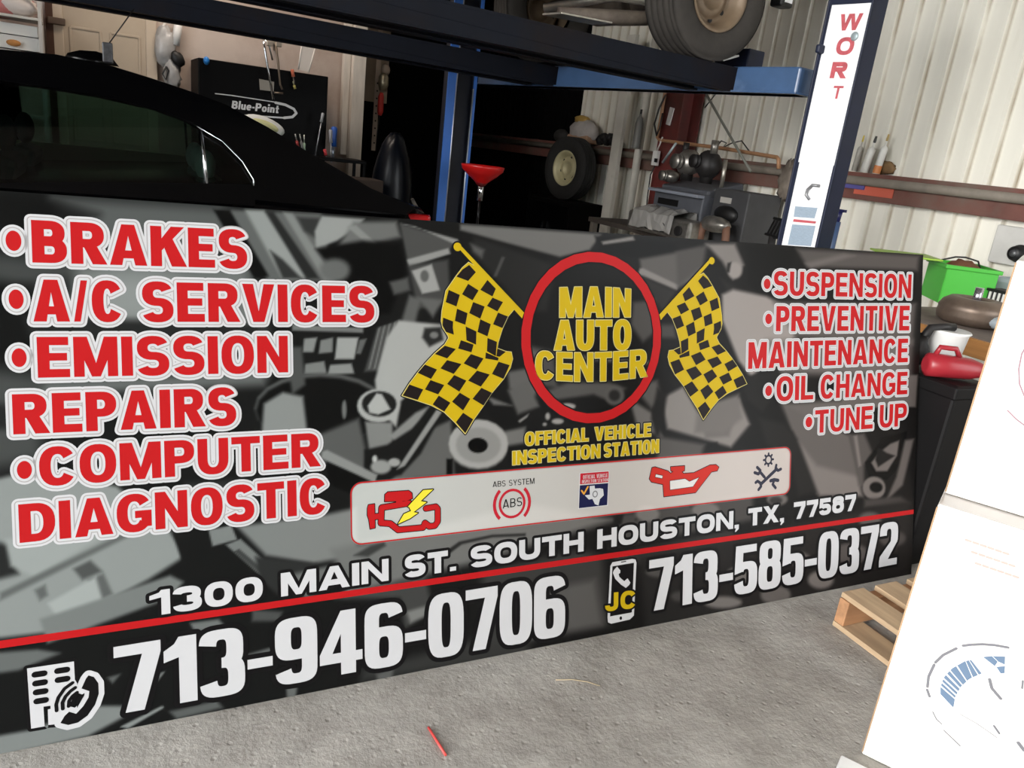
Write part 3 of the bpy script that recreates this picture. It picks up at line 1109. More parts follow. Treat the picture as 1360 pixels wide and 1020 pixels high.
at_ = me.color_attributes.new('print', 'FLOAT_COLOR', 'POINT')
at_.data.foreach_set('color', np.concatenate([lincol.reshape(-1, 3), np.ones((len(vv), 1))], 1).astype(np.float32).ravel())
pm = mat('printed_vinyl', (60, 60, 60), .24, spec=.07)
an = pm.node_tree.nodes.new('ShaderNodeAttribute')
an.attribute_name = 'print'
pm.node_tree.links.new(an.outputs['Color'], pm.node_tree.nodes['Principled BSDF'].inputs['Base Color'])
me.materials.append(pm)
o = bpy.data.objects.new('printed_picture', me)
COL.objects.link(o)
o.parent = sign
o['label'] = 'grey print of a car engine bay'


# --- lettering
def dot_polys(cx, cy, rx, ry):
    c = S(cx, cy)
    a = (S(cx + rx, cy)[0] - S(cx - rx, cy)[0]) / 2
    b = (S(cx, cy - ry)[1] - S(cx, cy + ry)[1]) / 2
    return [[(c[0] + a * math.cos(2 * PI * i / 28), c[1] + b * math.sin(2 * PI * i / 28)) for i in range(28)]]


def line_polys(text, bl, br, tl, tr, stem=.24, bar=.2, n=2.3, gap=.1, warp=None, space=.45, slant=0.0, widths=None, ranges=None):
    """Outlines of one line of lettering, fitted between four points of the photograph."""
    a, b, c, d = S(*bl), S(*br), S(*tl), S(*tr)
    s0, s1 = (a[0] + c[0]) / 2, (b[0] + d[0]) / 2
    t0 = lambda f: a[1] + (b[1] - a[1]) * f
    t1 = lambda f: c[1] + (d[1] - c[1]) * f
    H = ((c[1] - a[1]) + (d[1] - b[1])) / 2
    L = (s1 - s0) / H
    fixed = 0.0
    rel = 0.0
    for i, ch in enumerate(text):
        w = (widths or {}).get(ch, WID.get(ch))
        if ch == ' ':
            rel += space
        elif w is None:
            fixed += stem
        else:
            rel += w
        if i < len(text) - 1:
            fixed += gap
    W = (L - fixed) / rel
    x = 0.0
    out = []
    for i, ch in enumerate(text):
        w = (widths or {}).get(ch, WID.get(ch))
        wd = space * W if ch == ' ' else (stem if w is None else w * W)
        gl = []
        for p in glyph(ch, wd, stem, bar, n):
            r = []
            for px, py in p:
                X = x + px + slant * py
                f = X / L
                lo, hi = t0(f), t1(f)
                if warp:
                    lo, hi = warp(f, lo, hi, H)
                r.append((s0 + X * H, lo + (hi - lo) * py))
            gl.append(r)
        out += gl
        x += wd + gap
    return out, H


def line_words(text, *a, **k):
    """The same, one list of outlines for each word."""
    P, H = line_polys(text, *a, **k)
    out, i = [], 0
    for w in text.split(' '):
        n_ = sum(len(glyph(ch, 1, .2, .2, 2)) for ch in w)
        out.append((w, P[i:i + n_]))
        i += n_
    return out, H


def fit_words(text, bl, br, tl, tr, spans, *a, **k):
    """Words set between the given left and right ends on the line's two guide lines."""
    lo = lambda x: bl[1] + (br[1] - bl[1]) * (x - bl[0]) / (br[0] - bl[0])
    hi = lambda x: tl[1] + (tr[1] - tl[1]) * (x - tl[0]) / (tr[0] - tl[0])
    out = []
    for w, (x0, x1) in zip(text.split(' '), spans):
        P, H = line_polys(w, (x0, lo(x0)), (x1, lo(x1)), (x0, hi(x0)), (x1, hi(x1)), *a, **k)
        out.append((w, P))
    return out, H


SPANS = {'A/C SERVICES': [(43.5, 163), (188, 497)], 'OIL CHANGE': [(1031, 1080), (1089.5, 1205)], 'TUNE UP': [(1082, 1159), (1168, 1204)],
         'OFFICIAL VEHICLE': [(697, 781.5), (789.5, 864.5)], 'INSPECTION STATION': [(680.5, 797), (802, 875)]}


def grow(polys, d):
    return [offset_poly(p, d) for p in polys]


LINES_L = [
    ('BRAKES', (43.7, 348.7), (329, 357), (40.5, 292), (327, 306), (18, 319.8, 10.5, 13.5)),
    ('A/C SERVICES', (43.7, 427), (498, 428), (43, 371), (496, 380.5), (21.5, 397.5, 10, 13)),
    ('EMISSION', (51, 501.7), (382, 494.5), (48, 447.5), (382.5, 446), (25.5, 475, 10, 12.5)),
    ('REPAIRS', (17.5, 577), (314.5, 564.5), (16, 523.7), (312.5, 514.5), None),
    ('COMPUTER', (52, 646), (425, 619), (52, 594.5), (424, 574.5), (32.5, 624, 10, 12)),
    ('DIAGNOSTIC', (26.3, 721), (435, 681), (24, 670), (433, 634), None)]
LINES_R = [
    ('SUSPENSION', (1027, 392), (1209.5, 396), (1027, 360), (1210.5, 364.5), (1018.5, 377, 4.5, 7)),
    ('PREVENTIVE', (1030, 440), (1207, 439), (1031, 406.5), (1208.5, 406), (1020.5, 423.5, 4.5, 7)),
    ('MAINTENANCE', (994, 490), (1205, 481), (993, 454.5), (1206.5, 449.5), None),
    ('OIL CHANGE', (1031, 533), (1204.5, 523.5), (1031, 500.5), (1205.5, 493.5), (1020.5, 519, 4.5, 7)),
    ('TUNE UP', (1085, 575), (1203, 565.5), (1081.5, 545), (1204.5, 535), (1074, 560.5, 4.5, 7))]
def red_words(LN, stem, bar, gap, o1, o2, o3):
    for tx, bl, br, tl, tr, dot in LN:
        ws, H = fit_words(tx, bl, br, tl, tr, SPANS[tx], stem, bar, 2.35, gap) if tx in SPANS else line_words(tx, bl, br, tl, tr, stem, bar, 2.35, gap, space=.55)
        if dot:
            ws.append(('', dot_polys(*dot)))
        for w, P in ws:
            nm = 'lettering' if w else 'bullet'
            z = .0006
            sheet(nm, grow(P, o1), z, WHITE, ('white outer outline of the word ' + w) if w else 'white edge of the bullet before ' + tx)
            sheet(nm, grow(P, o2), z + .0002, PALE)
            sheet(nm, grow(P, o3), z + .0004, WHITE)
            sheet(nm, P, z + .0006, RED, ('red lettering reading ' + w) if w else 'red bullet before ' + tx)


red_words(LINES_L, .255, .205, .085, .0125, .0078, .0055)
red_words(LINES_R, .235, .19, .10, .0098, .0060, .0040)


# the ring and the shop's name
rl, rr_, rt, rb_ = S(692, 450), S(878, 442), S(790, 334.5), S(780, 562.5)
RC = ((rl[0] + rr_[0]) / 2, (rt[1] + rb_[1]) / 2)
RA, RB = (rr_[0] - rl[0]) / 2, (rt[1] - rb_[1]) / 2
sheet('emblem_ring', ring(RC[0], RC[1], RA + .004, RB + .004, .037, .037, 2.0), .0006, BLACK, 'thin black edge of the ring')
sheet('emblem_ring', ring(RC[0], RC[1], RA, RB, .029, .029, 2.0), .0008, RED, 'red ring round the shop name')


def yellow_line(tx, bl, br, tl, tr, stem, bar, gap, warp=None, o1=.006, o2=.002, space=.5):
    ws, H = fit_words(tx, bl, br, tl, tr, SPANS[tx], stem, bar, 2.4, gap) if tx in SPANS else line_words(tx, bl, br, tl, tr, stem, bar, 2.4, gap, warp, space)
    for w, P in ws:
        sheet('lettering', grow(P, o1), .0006, BLACK)
        sheet('lettering', grow(P, o2), .0008, CREAM)
        sheet('lettering', P, .0010, YEL, ('yellow lettering reading ' + w) if tx in SPANS else 'yellow word of the shop name in the ring')


def wmain(f, lo, hi, H):
    return lo, hi + H * (.05 * math.sin(PI * f))


def wcenter(f, lo, hi, H):
    k = math.sin(PI * f)
    return lo - H * .14 * k, hi - H * .10 * k


yellow_line('MAIN', (743, 421.5), (837, 421), (743, 382), (838, 384), .255, .2, .075, wmain)
yellow_line('AUTO', (735.5, 465), (838, 464.5), (736, 425.5), (838, 425), .255, .2, .065)
yellow_line('CENTER', (711, 503), (859, 500), (711, 466), (859, 463.5), .245, .19, .075, wcenter)
yellow_line('OFFICIAL VEHICLE', (697, 592), (864, 579.5), (697, 574.5), (864, 562), .26, .2, .09, None, .0055, .0018)
yellow_line('INSPECTION STATION', (681, 617.5), (875, 601), (681, 599.5), (875, 583.5), .26, .2, .09, None, .0055, .0018)


# chequered flags
def flag(mirror):
    fm = (lambda P: [[(2 * RC[0] - x, y) for x, y in p] for p in P]) if mirror else (lambda P: P)
    Aq = lambda pts: K(520, 310, 6.8, pts)
    Bq = lambda pts: K(520, 440, 6.8, pts)
    body = Aq([(695, 262), (760, 300), (1105, 685), (1050, 750), (1000, 860), (962, 980), (945, 1105)]) + \
        Bq([(958, 155), (1030, 182), (1080, 188), (1092, 250), (1070, 330), (1010, 430), (900, 560), (830, 670), (740, 797), (665, 925), (570, 820), (475, 728), (360, 668), (235, 626), (95, 580),
            (160, 475), (235, 375), (310, 285), (385, 205), (480, 120), (515, 62), (510, 40)]) + Aq([(462, 850), (448, 790), (455, 700), (490, 520), (580, 390), (640, 310)])
    pole = Aq([(608, 138), (632, 118), (1195, 715), (1178, 768)])
    c = K(520, 310, 6.8, [(595, 122)])[0]
    ballp = [(c[0] + .0115 * math.cos(2 * PI * i / 20), c[1] + .0115 * math.sin(2 * PI * i / 20)) for i in range(20)]
    dA = [[(700, 285), (760, 350), (690, 430), (585, 390), (640, 325)], [(865, 420), (940, 500), (910, 570), (800, 510)], [(690, 455), (785, 515), (730, 605), (635, 550)],
          [(910, 580), (1005, 620), (955, 705), (860, 655)], [(515, 510), (615, 555), (585, 660), (487, 620)], [(735, 620), (840, 660), (800, 770), (700, 720)],
          [(960, 715), (1050, 750), (1000, 855), (915, 820)], [(590, 680), (685, 720), (665, 825), (570, 790)], [(800, 775), (895, 820), (865, 930), (775, 890)],
          [(465, 760), (555, 795), (552, 850), (562, 915), (490, 890), (458, 830)], [(668, 840), (765, 885), (762, 1005), (675, 965)]]
    dB = [[(865, 60), (950, 95), (940, 225), (860, 180)], [(625, 80), (740, 120), (720, 190), (600, 155)], [(480, 130), (580, 160), (500, 245), (390, 205)], [(715, 205), (830, 245), (765, 345), (650, 290)],
          [(850, 190), (965, 240), (960, 265), (845, 245)], [(955, 155), (1030, 185), (975, 230), (945, 225)], [(500, 260), (630, 295), (560, 385), (440, 335)], [(965, 275), (1065, 305), (1010, 430), (905, 385)],
          [(300, 300), (410, 345), (355, 430), (235, 375)], [(770, 355), (885, 390), (805, 500), (690, 445)], [(565, 395), (675, 445), (610, 545), (500, 475)], [(350, 440), (475, 485), (420, 570), (300, 525)],
          [(810, 510), (905, 555), (830, 670), (730, 610)], [(615, 555), (710, 610), (645, 715), (545, 635)], [(160, 480), (285, 525), (235, 620), (100, 580)], [(425, 580), (530, 645), (475, 725), (370, 660)],
          [(645, 735), (735, 795), (665, 920), (580, 820)]]
    sheet('checkered_flag', fm(grow([body, pole, ballp], .0045)), .0006, BLACK, 'thin dark edge of the flag')
    sheet('checkered_flag', fm(grow([body], .0015)), .0008, CREAM, 'cream edge of the flag')
    sheet('checkered_flag', fm([body, pole, ballp]), .0010, YEL, 'yellow squares and pole of the flag')
    sheet('checkered_flag', fm([Aq(p) for p in dA] + [Bq(p) for p in dB]), .0012, mat('dark_flag_vinyl', (30, 24, 23), .32, spec=.08), 'dark squares of the flag')


flag(False)
flag(True)


# outlines drawn with a pen of constant width
def stroke(pts, w, closed=False):
    """Polyline (in sign metres) -> polygons of a round-jointed line of width w."""
    out = []
    m = len(pts)
    for i in range(m if closed else m - 1):
        a, b = pts[i], pts[(i + 1) % m]
        d = unit((b[0] - a[0], b[1] - a[1])) * (w / 2)
        out.append([(a[0] - d[1], a[1] + d[0]), (b[0] - d[1], b[1] + d[0]), (b[0] + d[1], b[1] - d[0]), (a[0] + d[1], a[1] - d[0])])
    for p in pts:
        out.append([(p[0] + w / 2 * math.cos(2 * PI * k / 10), p[1] + w / 2 * math.sin(2 * PI * k / 10)) for k in range(10)])
    return out


sheet('icon_strip', stroke(STRIP, .0036, True), .0006, RED, 'thin red border of the icon strip')
# check-engine symbol
E_ = lambda pts: K(470, 620, 5.44, pts)
eng = stroke(E_([(200, 295), (400, 262)]), .0145) + stroke(E_([(200, 295), (195, 405), (262, 410), (320, 455), (500, 438), (512, 405), (545, 430), (585, 425), (605, 395), (605, 305), (590, 288), (520, 300)]), .0145)
eng += [E_([(105, 275), (148, 268), (152, 440), (118, 448), (108, 380), (98, 350), (98, 300)]), E_([(150, 340), (195, 335), (195, 375), (150, 380)]),
        E_([(222, 250), (224, 200), (245, 182), (395, 172), (418, 190), (422, 228), (380, 246)]), E_([(305, 235), (350, 230), (350, 265), (305, 270)])]
bolt = E_([(500, 168), (572, 162), (482, 247), (525, 255), (430, 327), (462, 332), (405, 372), (318, 412), (360, 340), (412, 318), (398, 290), (388, 288)])
sheet('engine_icon', grow(eng, .0022), .0006, BLACK, 'black edge of the engine symbol')
sheet('engine_icon', eng, .0008, RED, 'red engine symbol')
sheet('engine_icon', grow([bolt], .0028), .0010, BLACK)
sheet('engine_icon', [bolt], .0012, ink('lightning_vinyl', (222, 208, 60)), 'yellow lightning bolt')
# ABS symbol
c1 = E_([(1143, 265)])[0]
ra = (E_([(1240, 265)])[0][0] - E_([(1046, 265)])[0][0]) / 2
rb2 = (E_([(1143, 158)])[0][1] - E_([(1143, 372)])[0][1]) / 2
DRED = ink('dark_red_vinyl', (176, 34, 48))
ABSP = ring(c1[0], c1[1], ra, rb2, .0075, .0075, 2.0)
ABSP += [ringsec(c1[0], c1[1], ra * 1.42, rb2 * 1.42, .0095, .0095, a0, a1, 2.0) for a0, a1 in ((-46, 46), (134, 226))]
sheet('brake_icon', ABSP, .0006, DRED, 'dark red ring and arcs of the brake symbol')


def thin_text(tx, bl, br, tl, tr, w, name='lettering', z=.0008, m=None):
    ws, H = line_words(tx, bl, br, tl, tr, .13, .11, 2.1, .14, None, .5)
    for w_, P in ws:
        sheet(name, P, z, m or BLACK, 'thin lettering reading ' + w_)


thin_text('ABS SYSTEM', (654, 647), (709, 642.5), (654.5, 639.5), (710, 634.5), .1)
thin_text('ABS', (667, 675.5), (693, 671.5), (668, 663.5), (693.5, 660), .1)
# inspection badge
F_ = lambda pts: K(740, 590, 4.25, pts)
sheet('badge_icon', [F_([(126, 161), (294, 149), (286, 347), (118, 365)])], .0006, WHITE, 'white edge of the badge')
sheet('badge_icon', [F_([(130, 165), (290, 153), (288, 213), (128, 226)])], .0008, DRED, 'red top of the badge')
sheet('badge_icon', [F_([(127, 232), (287, 219), (281, 343), (122, 361)])], .0008, NAVY, 'navy field of the badge')
sheet('badge_icon', [F_([(182, 236), (210, 233), (212, 250), (240, 248), (258, 252), (262, 288), (240, 310), (232, 345), (212, 338), (198, 308), (178, 312), (155, 288), (184, 284)])], .0010, WHITE, 'white map of the state')
cc_ = F_([(213, 281)])[0]
sheet('badge_icon', ring(cc_[0], cc_[1], .0095, .0105, .0035, .0035, 2.0), .0012, GREYV, 'grey seal')
sheet('badge_icon', stroke(F_([(137, 262), (150, 280), (172, 240)]), .0055), .0012, ORNG, 'orange tick')
thin_text('OFFICIAL VEHICLE', (774, 636.5), (806.5, 633.5), (774.5, 631), (807, 628.5), .1, 'badge_icon', .0010, WHITE)
thin_text('INSPECTION STATION', (772.5, 642), (807, 639), (773, 637.5), (807.5, 635), .1, 'badge_icon', .0010, WHITE)
# oil can
oc = F_([(520, 195), (535, 133), (552, 129), (625, 152), (640, 166), (655, 152), (642, 150), (640, 128), (718, 122), (717, 148), (702, 155), (712, 166), (770, 162), (862, 118), (895, 116), (911, 130), (902, 149),
         (870, 155), (780, 272), (602, 295), (597, 226), (532, 212)])
sheet('oil_can_icon', grow([oc], .0025), .0006, BLACK, 'black edge of the oil can symbol')
sheet('oil_can_icon', [oc], .0008, ink('oil_can_red', (186, 44, 36)), 'red oil can symbol')
hol = [F_([(636, 207), (720, 195), (745, 211), (798, 188), (765, 238), (637, 256)]), F_([(556, 170), (594, 178), (591, 192), (553, 184)])]
sheet('oil_can_icon', grow(hol, .0018), .0010, BLACK)
sheet('oil_can_icon', hol, .0012, ink('strip_grey', (206, 204, 202)), 'pale openings of the oil can symbol')
# gear and spanners
DK = ink('slate_vinyl', (48, 48, 62))
gc = F_([(1192, 87)])[0]
gr = .0165
GP = ring(gc[0], gc[1], gr, gr * 1.05, .0065, .0065, 2.0)
for k in range(8):
    t = 2 * PI * k / 8
    GP += stroke([(gc[0] + gr * .9 * math.cos(t), gc[1] + gr * .9 * math.sin(t)), (gc[0] + gr * 1.3 * math.cos(t), gc[1] + gr * 1.3 * math.sin(t))], .0075)
GP += stroke(F_([(1148, 226), (1238, 140)]), .0120)
GP += stroke(F_([(1120, 216), (1130, 208), (1148, 220), (1150, 238), (1136, 256)]), .0105) + stroke(F_([(1236, 118), (1232, 138), (1246, 148), (1262, 140)]), .0105)
GP += stroke(F_([(1128, 130), (1146, 148), (1136, 168), (1114, 160)]), .0105) + stroke(F_([(1146, 158), (1170, 186)]), .0105)
GP += stroke(F_([(1204, 206), (1224, 200), (1246, 204)]), .0120) + stroke(F_([(1224, 204), (1216, 226), (1232, 246)]), .0105)
sheet('tools_icon', GP, .0006, DK, 'dark gear and crossed spanners')
# address and the red rule
ws, H = fit_words('1300 MAIN ST. SOUTH HOUSTON, TX, 77587', (200, 818.5), (1130, 678.5), (198, 785.5), (1136, 656), [(198.5, 349), (373, 516), (537, 606), (624.5, 775), (793, 981.5), (993.5, 1041.5), (1054, 1136.5)], .32, .26, 2.5, .10)
for w, P in ws:
    sheet('lettering', grow(P, .008), .0006, BLACK)
    sheet('lettering', P, .0008, WHITE, 'white lettering reading ' + w)
a, b = S(0, 862), S(1207, 677)
tm = (a[1] + b[1]) / 2
sheet('red_rule', [rect(S0, tm - .0085, S1, tm + .0085)], .0006, RED, 'red line under the address')
# telephone numbers
P, H = line_polys('713-946-0706', (158, 948), (750, 843), (146, 860), (751, 763), .228, .155, 3.4, .035, None, .3)
sheet('lettering', grow(P, .0125), .0010, BLACK, 'black edge of the left telephone number')
sheet('lettering', P, .0012, WHITE, 'white telephone number 713-946-0706')
P, H = line_polys('713-585-0372', (864, 812), (1190, 749), (859, 744.5), (1194, 692), .228, .155, 3.4, .035, None, .3)
sheet('lettering', grow(P, .0105), .0010, BLACK, 'black edge of the right telephone number')
sheet('lettering', P, .0012, WHITE, 'white telephone number 713-585-0372')
# office building with receiver
G_ = lambda pts: K(20, 860, 8.5, pts)
bp = [G_([(135, 235), (665, 155), (675, 360), (700, 400), (700, 480), (500, 860), (480, 862), (376, 872), (370, 698), (402, 690), (400, 655), (322, 665), (322, 690), (335, 888), (182, 914)])]
sheet('building_icon', grow(bp, .007), .0006, BLACK, 'black edge of the building symbol')
sheet('building_icon', bp, .0008, WHITE, 'white office building symbol')
wp = []
for y in (297, 397, 497, 598):
    k = (y - 297) * .07
    wp += stroke(G_([(225 + k, y + 7), (328 + k * .8, y - 8)]), .0135)
for y in (255, 357):
    wp += stroke(G_([(480 + (y - 255) * .05, y + 8), (585 + (y - 255) * .03, y - 8)]), .0135)
hs = [(830, 310), (905, 340), (945, 420), (945, 520), (900, 640), (810, 770), (700, 850), (600, 872), (510, 850)]
hin = [(750, 460), (800, 350), (830, 312), (890, 330), (940, 400), (945, 520), (905, 640), (820, 765), (710, 845), (600, 872), (512, 850), (560, 770), (610, 722), (690, 745), (770, 660), (830, 560), (838, 490)]
hsp = [G_(hin)]
sheet('building_icon', grow(hsp, .0115), .0010, WHITE, 'white edge of the receiver')
sheet('building_icon', hsp + wp, .0012, BLACK, 'black windows and telephone receiver')
wv = stroke(G_([(470, 710), (465, 640), (490, 560), (560, 460), (650, 395)]), .0075) + stroke(G_([(540, 690), (535, 620), (570, 550), (625, 490), (680, 450)]), .0075) + stroke(G_([(606, 660), (610, 600), (650, 545), (700, 505)]), .0075)
wv += [G_([(690, 570), (785, 510), (780, 540), (700, 680)])]
sheet('building_icon', wv, .0014, BLACK, 'black sound waves')
# mobile telephone
H_ = lambda pts: K(790, 730, 9.28, pts)
mb = [H_([(190, 200), (215, 155), (460, 112), (500, 120), (512, 160), (480, 810), (430, 860), (200, 912), (160, 895), (155, 830)])]
sheet('mobile_icon', grow(mb, .005), .0006, BLACK, 'black edge of the mobile telephone symbol')
sheet('mobile_icon', mb, .0008, WHITE, 'white body of the mobile telephone symbol')
sheet('mobile_icon', [H_([(215, 205), (480, 160), (455, 772), (185, 822)])] + stroke(H_([(325, 152), (380, 143)]), .003) + stroke(H_([(317, 838), (319, 848)]), .009), .0010, BLACK, 'black screen of the mobile telephone symbol')
rc = [H_([(272, 208), (312, 255), (310, 285), (290, 300), (300, 335), (360, 388), (400, 352), (436, 405), (420, 435), (380, 470), (320, 430), (250, 360), (220, 285), (232, 250)])]
sheet('mobile_icon', rc, .0012, WHITE, 'white receiver on the screen')
P, H = line_polys('JC', (803.5, 812), (844, 807), (803, 788), (845, 783.5), .29, .24, 2.4, .14)
sheet('lettering', grow(P, .006), .0014, BLACK, 'black edge of the letters JC')
sheet('lettering', P, .0016, YEL, 'yellow letters JC')
# ================================================================ BLACK CAR
paint = mat('black_car_paint', (4, 4, 5), .2, spec=.2, coat=.0)
trimb = mat('black_trim', (12, 12, 13), .5)
chrome = mat('chrome', (205, 208, 212), .12, 1.0)
rubber = mat('tyre_rubber', (34, 33, 32), .8, var=.2, scale=20)
alloy = mat('grey_alloy', (150, 150, 152), .35, .8)


def glass_mat(name, tint, refl=.06):
    if name in MATS:
        return MATS[name]
    m = bpy.data.materials.new(name)
    MATS[name] = m
    m.use_nodes = True
    nt = m.node_tree
    nt.nodes.remove(nt.nodes['Principled BSDF'])
    tr = nt.nodes.new('ShaderNodeBsdfTransparent')
    tr.inputs[0].default_value = lin(tint)
    gl = nt.nodes.new('ShaderNodeBsdfGlossy')
    gl.inputs['Roughness'].default_value = .02
    fr = nt.nodes.new('ShaderNodeFresnel')
    fr.inputs['IOR'].default_value = 1.45
    mx = nt.nodes.new('ShaderNodeMixShader')
    nt.links.new(fr.outputs[0], mx.inputs[0])
    nt.links.new(tr.outputs[0], mx.inputs[1])
    nt.links.new(gl.outputs[0], mx.inputs[2])
    nt.links.new(mx.outputs[0], nt.nodes['Material Output'].inputs[0])
    return m


tint = glass_mat('tinted_glass', (128, 152, 144))
CX0, CY0 = -.8, 5.20                      # middle of the car
car = thing('car', 'black sedan parked behind the left half of the big sign', 'car', (CX0, CY0, 0))


def side_y(z):                            # half width of the cabin side at height z
    return .84 - .47 * (z - 1.0)


# lower body: stations along the length, facing left
ST = [(-3.22, .55, .66), (-3.16, .72, .74), (-2.95, .84, .80), (-2.5, .90, .87), (-2.0, .91, .93), (-1.7, .915, .955), (-.56, .915, .945), (.0, .915, .99), (.56, .912, 1.034), (.85, .905, 1.03), (1.2, .89, 1.01), (1.45, .86, .985), (1.56, .80, .96), (1.60, .74, .90)]
vs, fs = [], []
NP = 13
for x, hw, zt in ST:
    half = [(hw * .86, .22), (hw * .97, .32), (hw, .52), (hw, .68), (hw - .02, .82), (hw - .075, zt - .015), (hw - .16, zt + .01)]
    row = [(CX0 * 0 + x, CY0 - a, b) for a, b in half[:-1]] + [(x, CY0 - half[-1][0], half[-1][1])]
    row += [(x, CY0 + a, b) for a, b in reversed(half)]
    vs += row
n = 14
for i in range(len(ST) - 1):
    for k in range(n):
        fs.append((i * n + k, i * n + (k + 1) % n, (i + 1) * n + (k + 1) % n, (i + 1) * n + k))
m = MB().add(vs, fs, True)
m.add(vs[:n], [tuple(range(n))])
m.add(vs[-n:], [tuple(range(n))])
body = m.build('body', paint, car)

SIL = [(-2.35, .965), (-1.9, 1.20), (-1.55, 1.37), (-1.25, 1.455), (-.9, 1.515), (-.554, 1.54), (-.323, 1.552), (-.08, 1.532), (.088, 1.501), (.28, 1.46), (.45, 1.415), (.65, 1.33), (.85, 1.229), (1.03, 1.145), (1.20, 1.065), (1.34, 1.02), (1.46, .985)]


def sil(x):
    for (a, za), (b, zb) in zip(SIL, SIL[1:]):
        if a <= x <= b:
            return za + (zb - za) * (x - a) / (b - a)
    return SIL[-1][1]


WTOP = [(-.62, 1.40), (-.4, 1.40), (-.15, 1.388), (.1, 1.358), (.3, 1.305), (.42, 1.245), (.52, 1.15), (.575, 1.06), (.57, 1.035)]
rearwin = [(-.62, .945), (-.2, .985), (.2, 1.012), (.57, 1.035)] + WTOP[::-1][1:]
frontwin = [(-1.95, .96), (-.75, .945), (-.75, 1.40), (-1.05, 1.395), (-1.3, 1.34), (-1.6, 1.20)]
frame_polys = [SIL[:2] + SIL[2:11] + [(.42, 1.245), (.3, 1.305), (.1, 1.358), (-.15, 1.388), (-.4, 1.40), (-.62, 1.40), (-1.05, 1.395), (-1.3, 1.34), (-1.6, 1.20), (-1.95, .96)],
               [(.45, 1.415), (.65, 1.33), (.85, 1.229), (1.03, 1.145), (1.20, 1.065), (1.34, 1.02), (1.46, .985), (1.40, .94), (.57, .96), (.57, 1.035), (.575, 1.06), (.52, 1.15), (.42, 1.245), (.36, 1.28)],
               [(-.75, .92), (-.62, .92), (-.62, 1.41), (-.75, 1.41)],
               [(-2.35, .965), (-1.95, .93), (.57, .93), (.57, 1.035), (.2, 1.012), (-.2, .985), (-.62, .945), (-1.95, .965)]]
for sgn in (-1, 1):
    v2, f2 = union_mesh(frame_polys, 0)
    mm = MB().add([(p[0], CY0 + sgn * side_y(p[1]), p[1]) for p in v2], f2, False)
    so = mm.build('cabin_frame', paint, car)
    sm = so.modifiers.new('thickness', 'SOLIDIFY')
    sm.thickness = .03
    sm.offset = 0
    for poly in (rearwin, frontwin):
        v2, f2 = union_mesh([poly], 0)
        MB().add([(p[0], CY0 + sgn * (side_y(p[1]) - .012), p[1]) for p in v2], f2).build('side_window', tint, car)
    MB().tube([(.337, CY0 + sgn * (side_y(1.02) + .006), 1.02), (.328, CY0 + sgn * (side_y(1.17) + .008), 1.17), (.318, CY0 + sgn * (side_y(1.30) + .006), 1.302)], .0095, 8).build('window_divider', chrome, car, label='bright divider in front of the quarter window')
    tr_ = [(x, CY0 + sgn * (side_y(z) + .018), z) for x, z in [(.30, 1.30), (.42, 1.24), (.515, 1.15), (.568, 1.065), (.566, 1.035)]]
    MB().tube(tr_, .004, 6).build('window_trim', chrome, car)
# roof, screens
XS = np.linspace(-1.55, .28, 16)
vs, fs = [], []
for x in XS:
    z = sil(x)
    hw = side_y(z)
    for k in range(9):
        t = -1 + 2 * k / 8
        vs.append((x, CY0 + t * (hw + .01), z + .035 * (1 - t * t) - .012))
for i in range(len(XS) - 1):
    for k in range(8):
        fs.append((i * 9 + k, i * 9 + k + 1, (i + 1) * 9 + k + 1, (i + 1) * 9 + k))
r_ = MB().add(vs, fs, True).build('roof', paint, car)
s_ = r_.modifiers.new('thickness', 'SOLIDIFY')
s_.thickness = .03
s_.offset = -1


def screen(xs, name):
    vs, fs = [], []
    for x in xs:
        z = sil(x)
        hw = side_y(z)
        for k in range(7):
            t = -1 + k / 3
            vs.append((x, CY0 + t * (hw - .03), z - .03 + .03 * (1 - t * t)))
    for i in range(len(xs) - 1):
        for k in range(6):
            fs.append((i * 7 + k, i * 7 + k + 1, (i + 1) * 7 + k + 1, (i + 1) * 7 + k))
    return MB().add(vs, fs, True).build(name, tint, car)


screen(np.linspace(.26, 1.2, 8), 'rear_window')
screen(np.linspace(-2.3, -1.5, 8), 'windscreen')
# shark fin
fin = MB()
FP = [(-.14, .0), (-.12, .035), (-.06, .058), (.02, .064), (.09, .05), (.13, .0)]
fx, fz = -.19, 1.560
lv = []
for k, w in ((0, .03), (1, .012)):
    pass
for sgn in (-1, 1):
    lv.append([(fx + a, CY0 + sgn * (.034 - .4 * b), fz + b) for a, b in FP])
vs = lv[0] + lv[1]
nn = len(FP)
fin.add(vs, [tuple(range(nn)), tuple(range(2 * nn - 1, nn - 1, -1))] + [(i, (i + 1) % nn, nn + (i + 1) % nn, nn + i) for i in range(nn)], True)
fin.build('roof_fin', paint, car)
# seats
seatm = mat('pale_seat_cloth', (226, 232, 226), .8, var=.1)
darkseat = mat('dark_seat_cloth', (60, 60, 60), .85)
MB().box((.42, CY0, .86), (.16, 1.4, .34), (.96, 0, -.28), (0, 1, 0), (.28, 0, .96)).build('rear_seat', darkseat, car, bevel=.04)
for y in (4.78, 5.20, 5.62):
    MB().ball((.36, y, 1.09), (.055, .125, .085), 16, 10).build('headrest', seatm, car)
for y in (4.78, 5.62):
    MB().box((-.62, y, .84), (.13, .5, .46), (.97, 0, -.24), (0, 1, 0), (.24, 0, .97)).build('front_seat', darkseat, car, bevel=.04)
    MB().ball((-.58, y, 1.16), (.05, .13, .09), 16, 10).build('headrest', darkseat, car)
MB().box((-.2, CY0 + .80, 1.0), (1.3, .03, .13)).build('door_lining', mat('beige_lining', (150, 140, 122), .8), car)
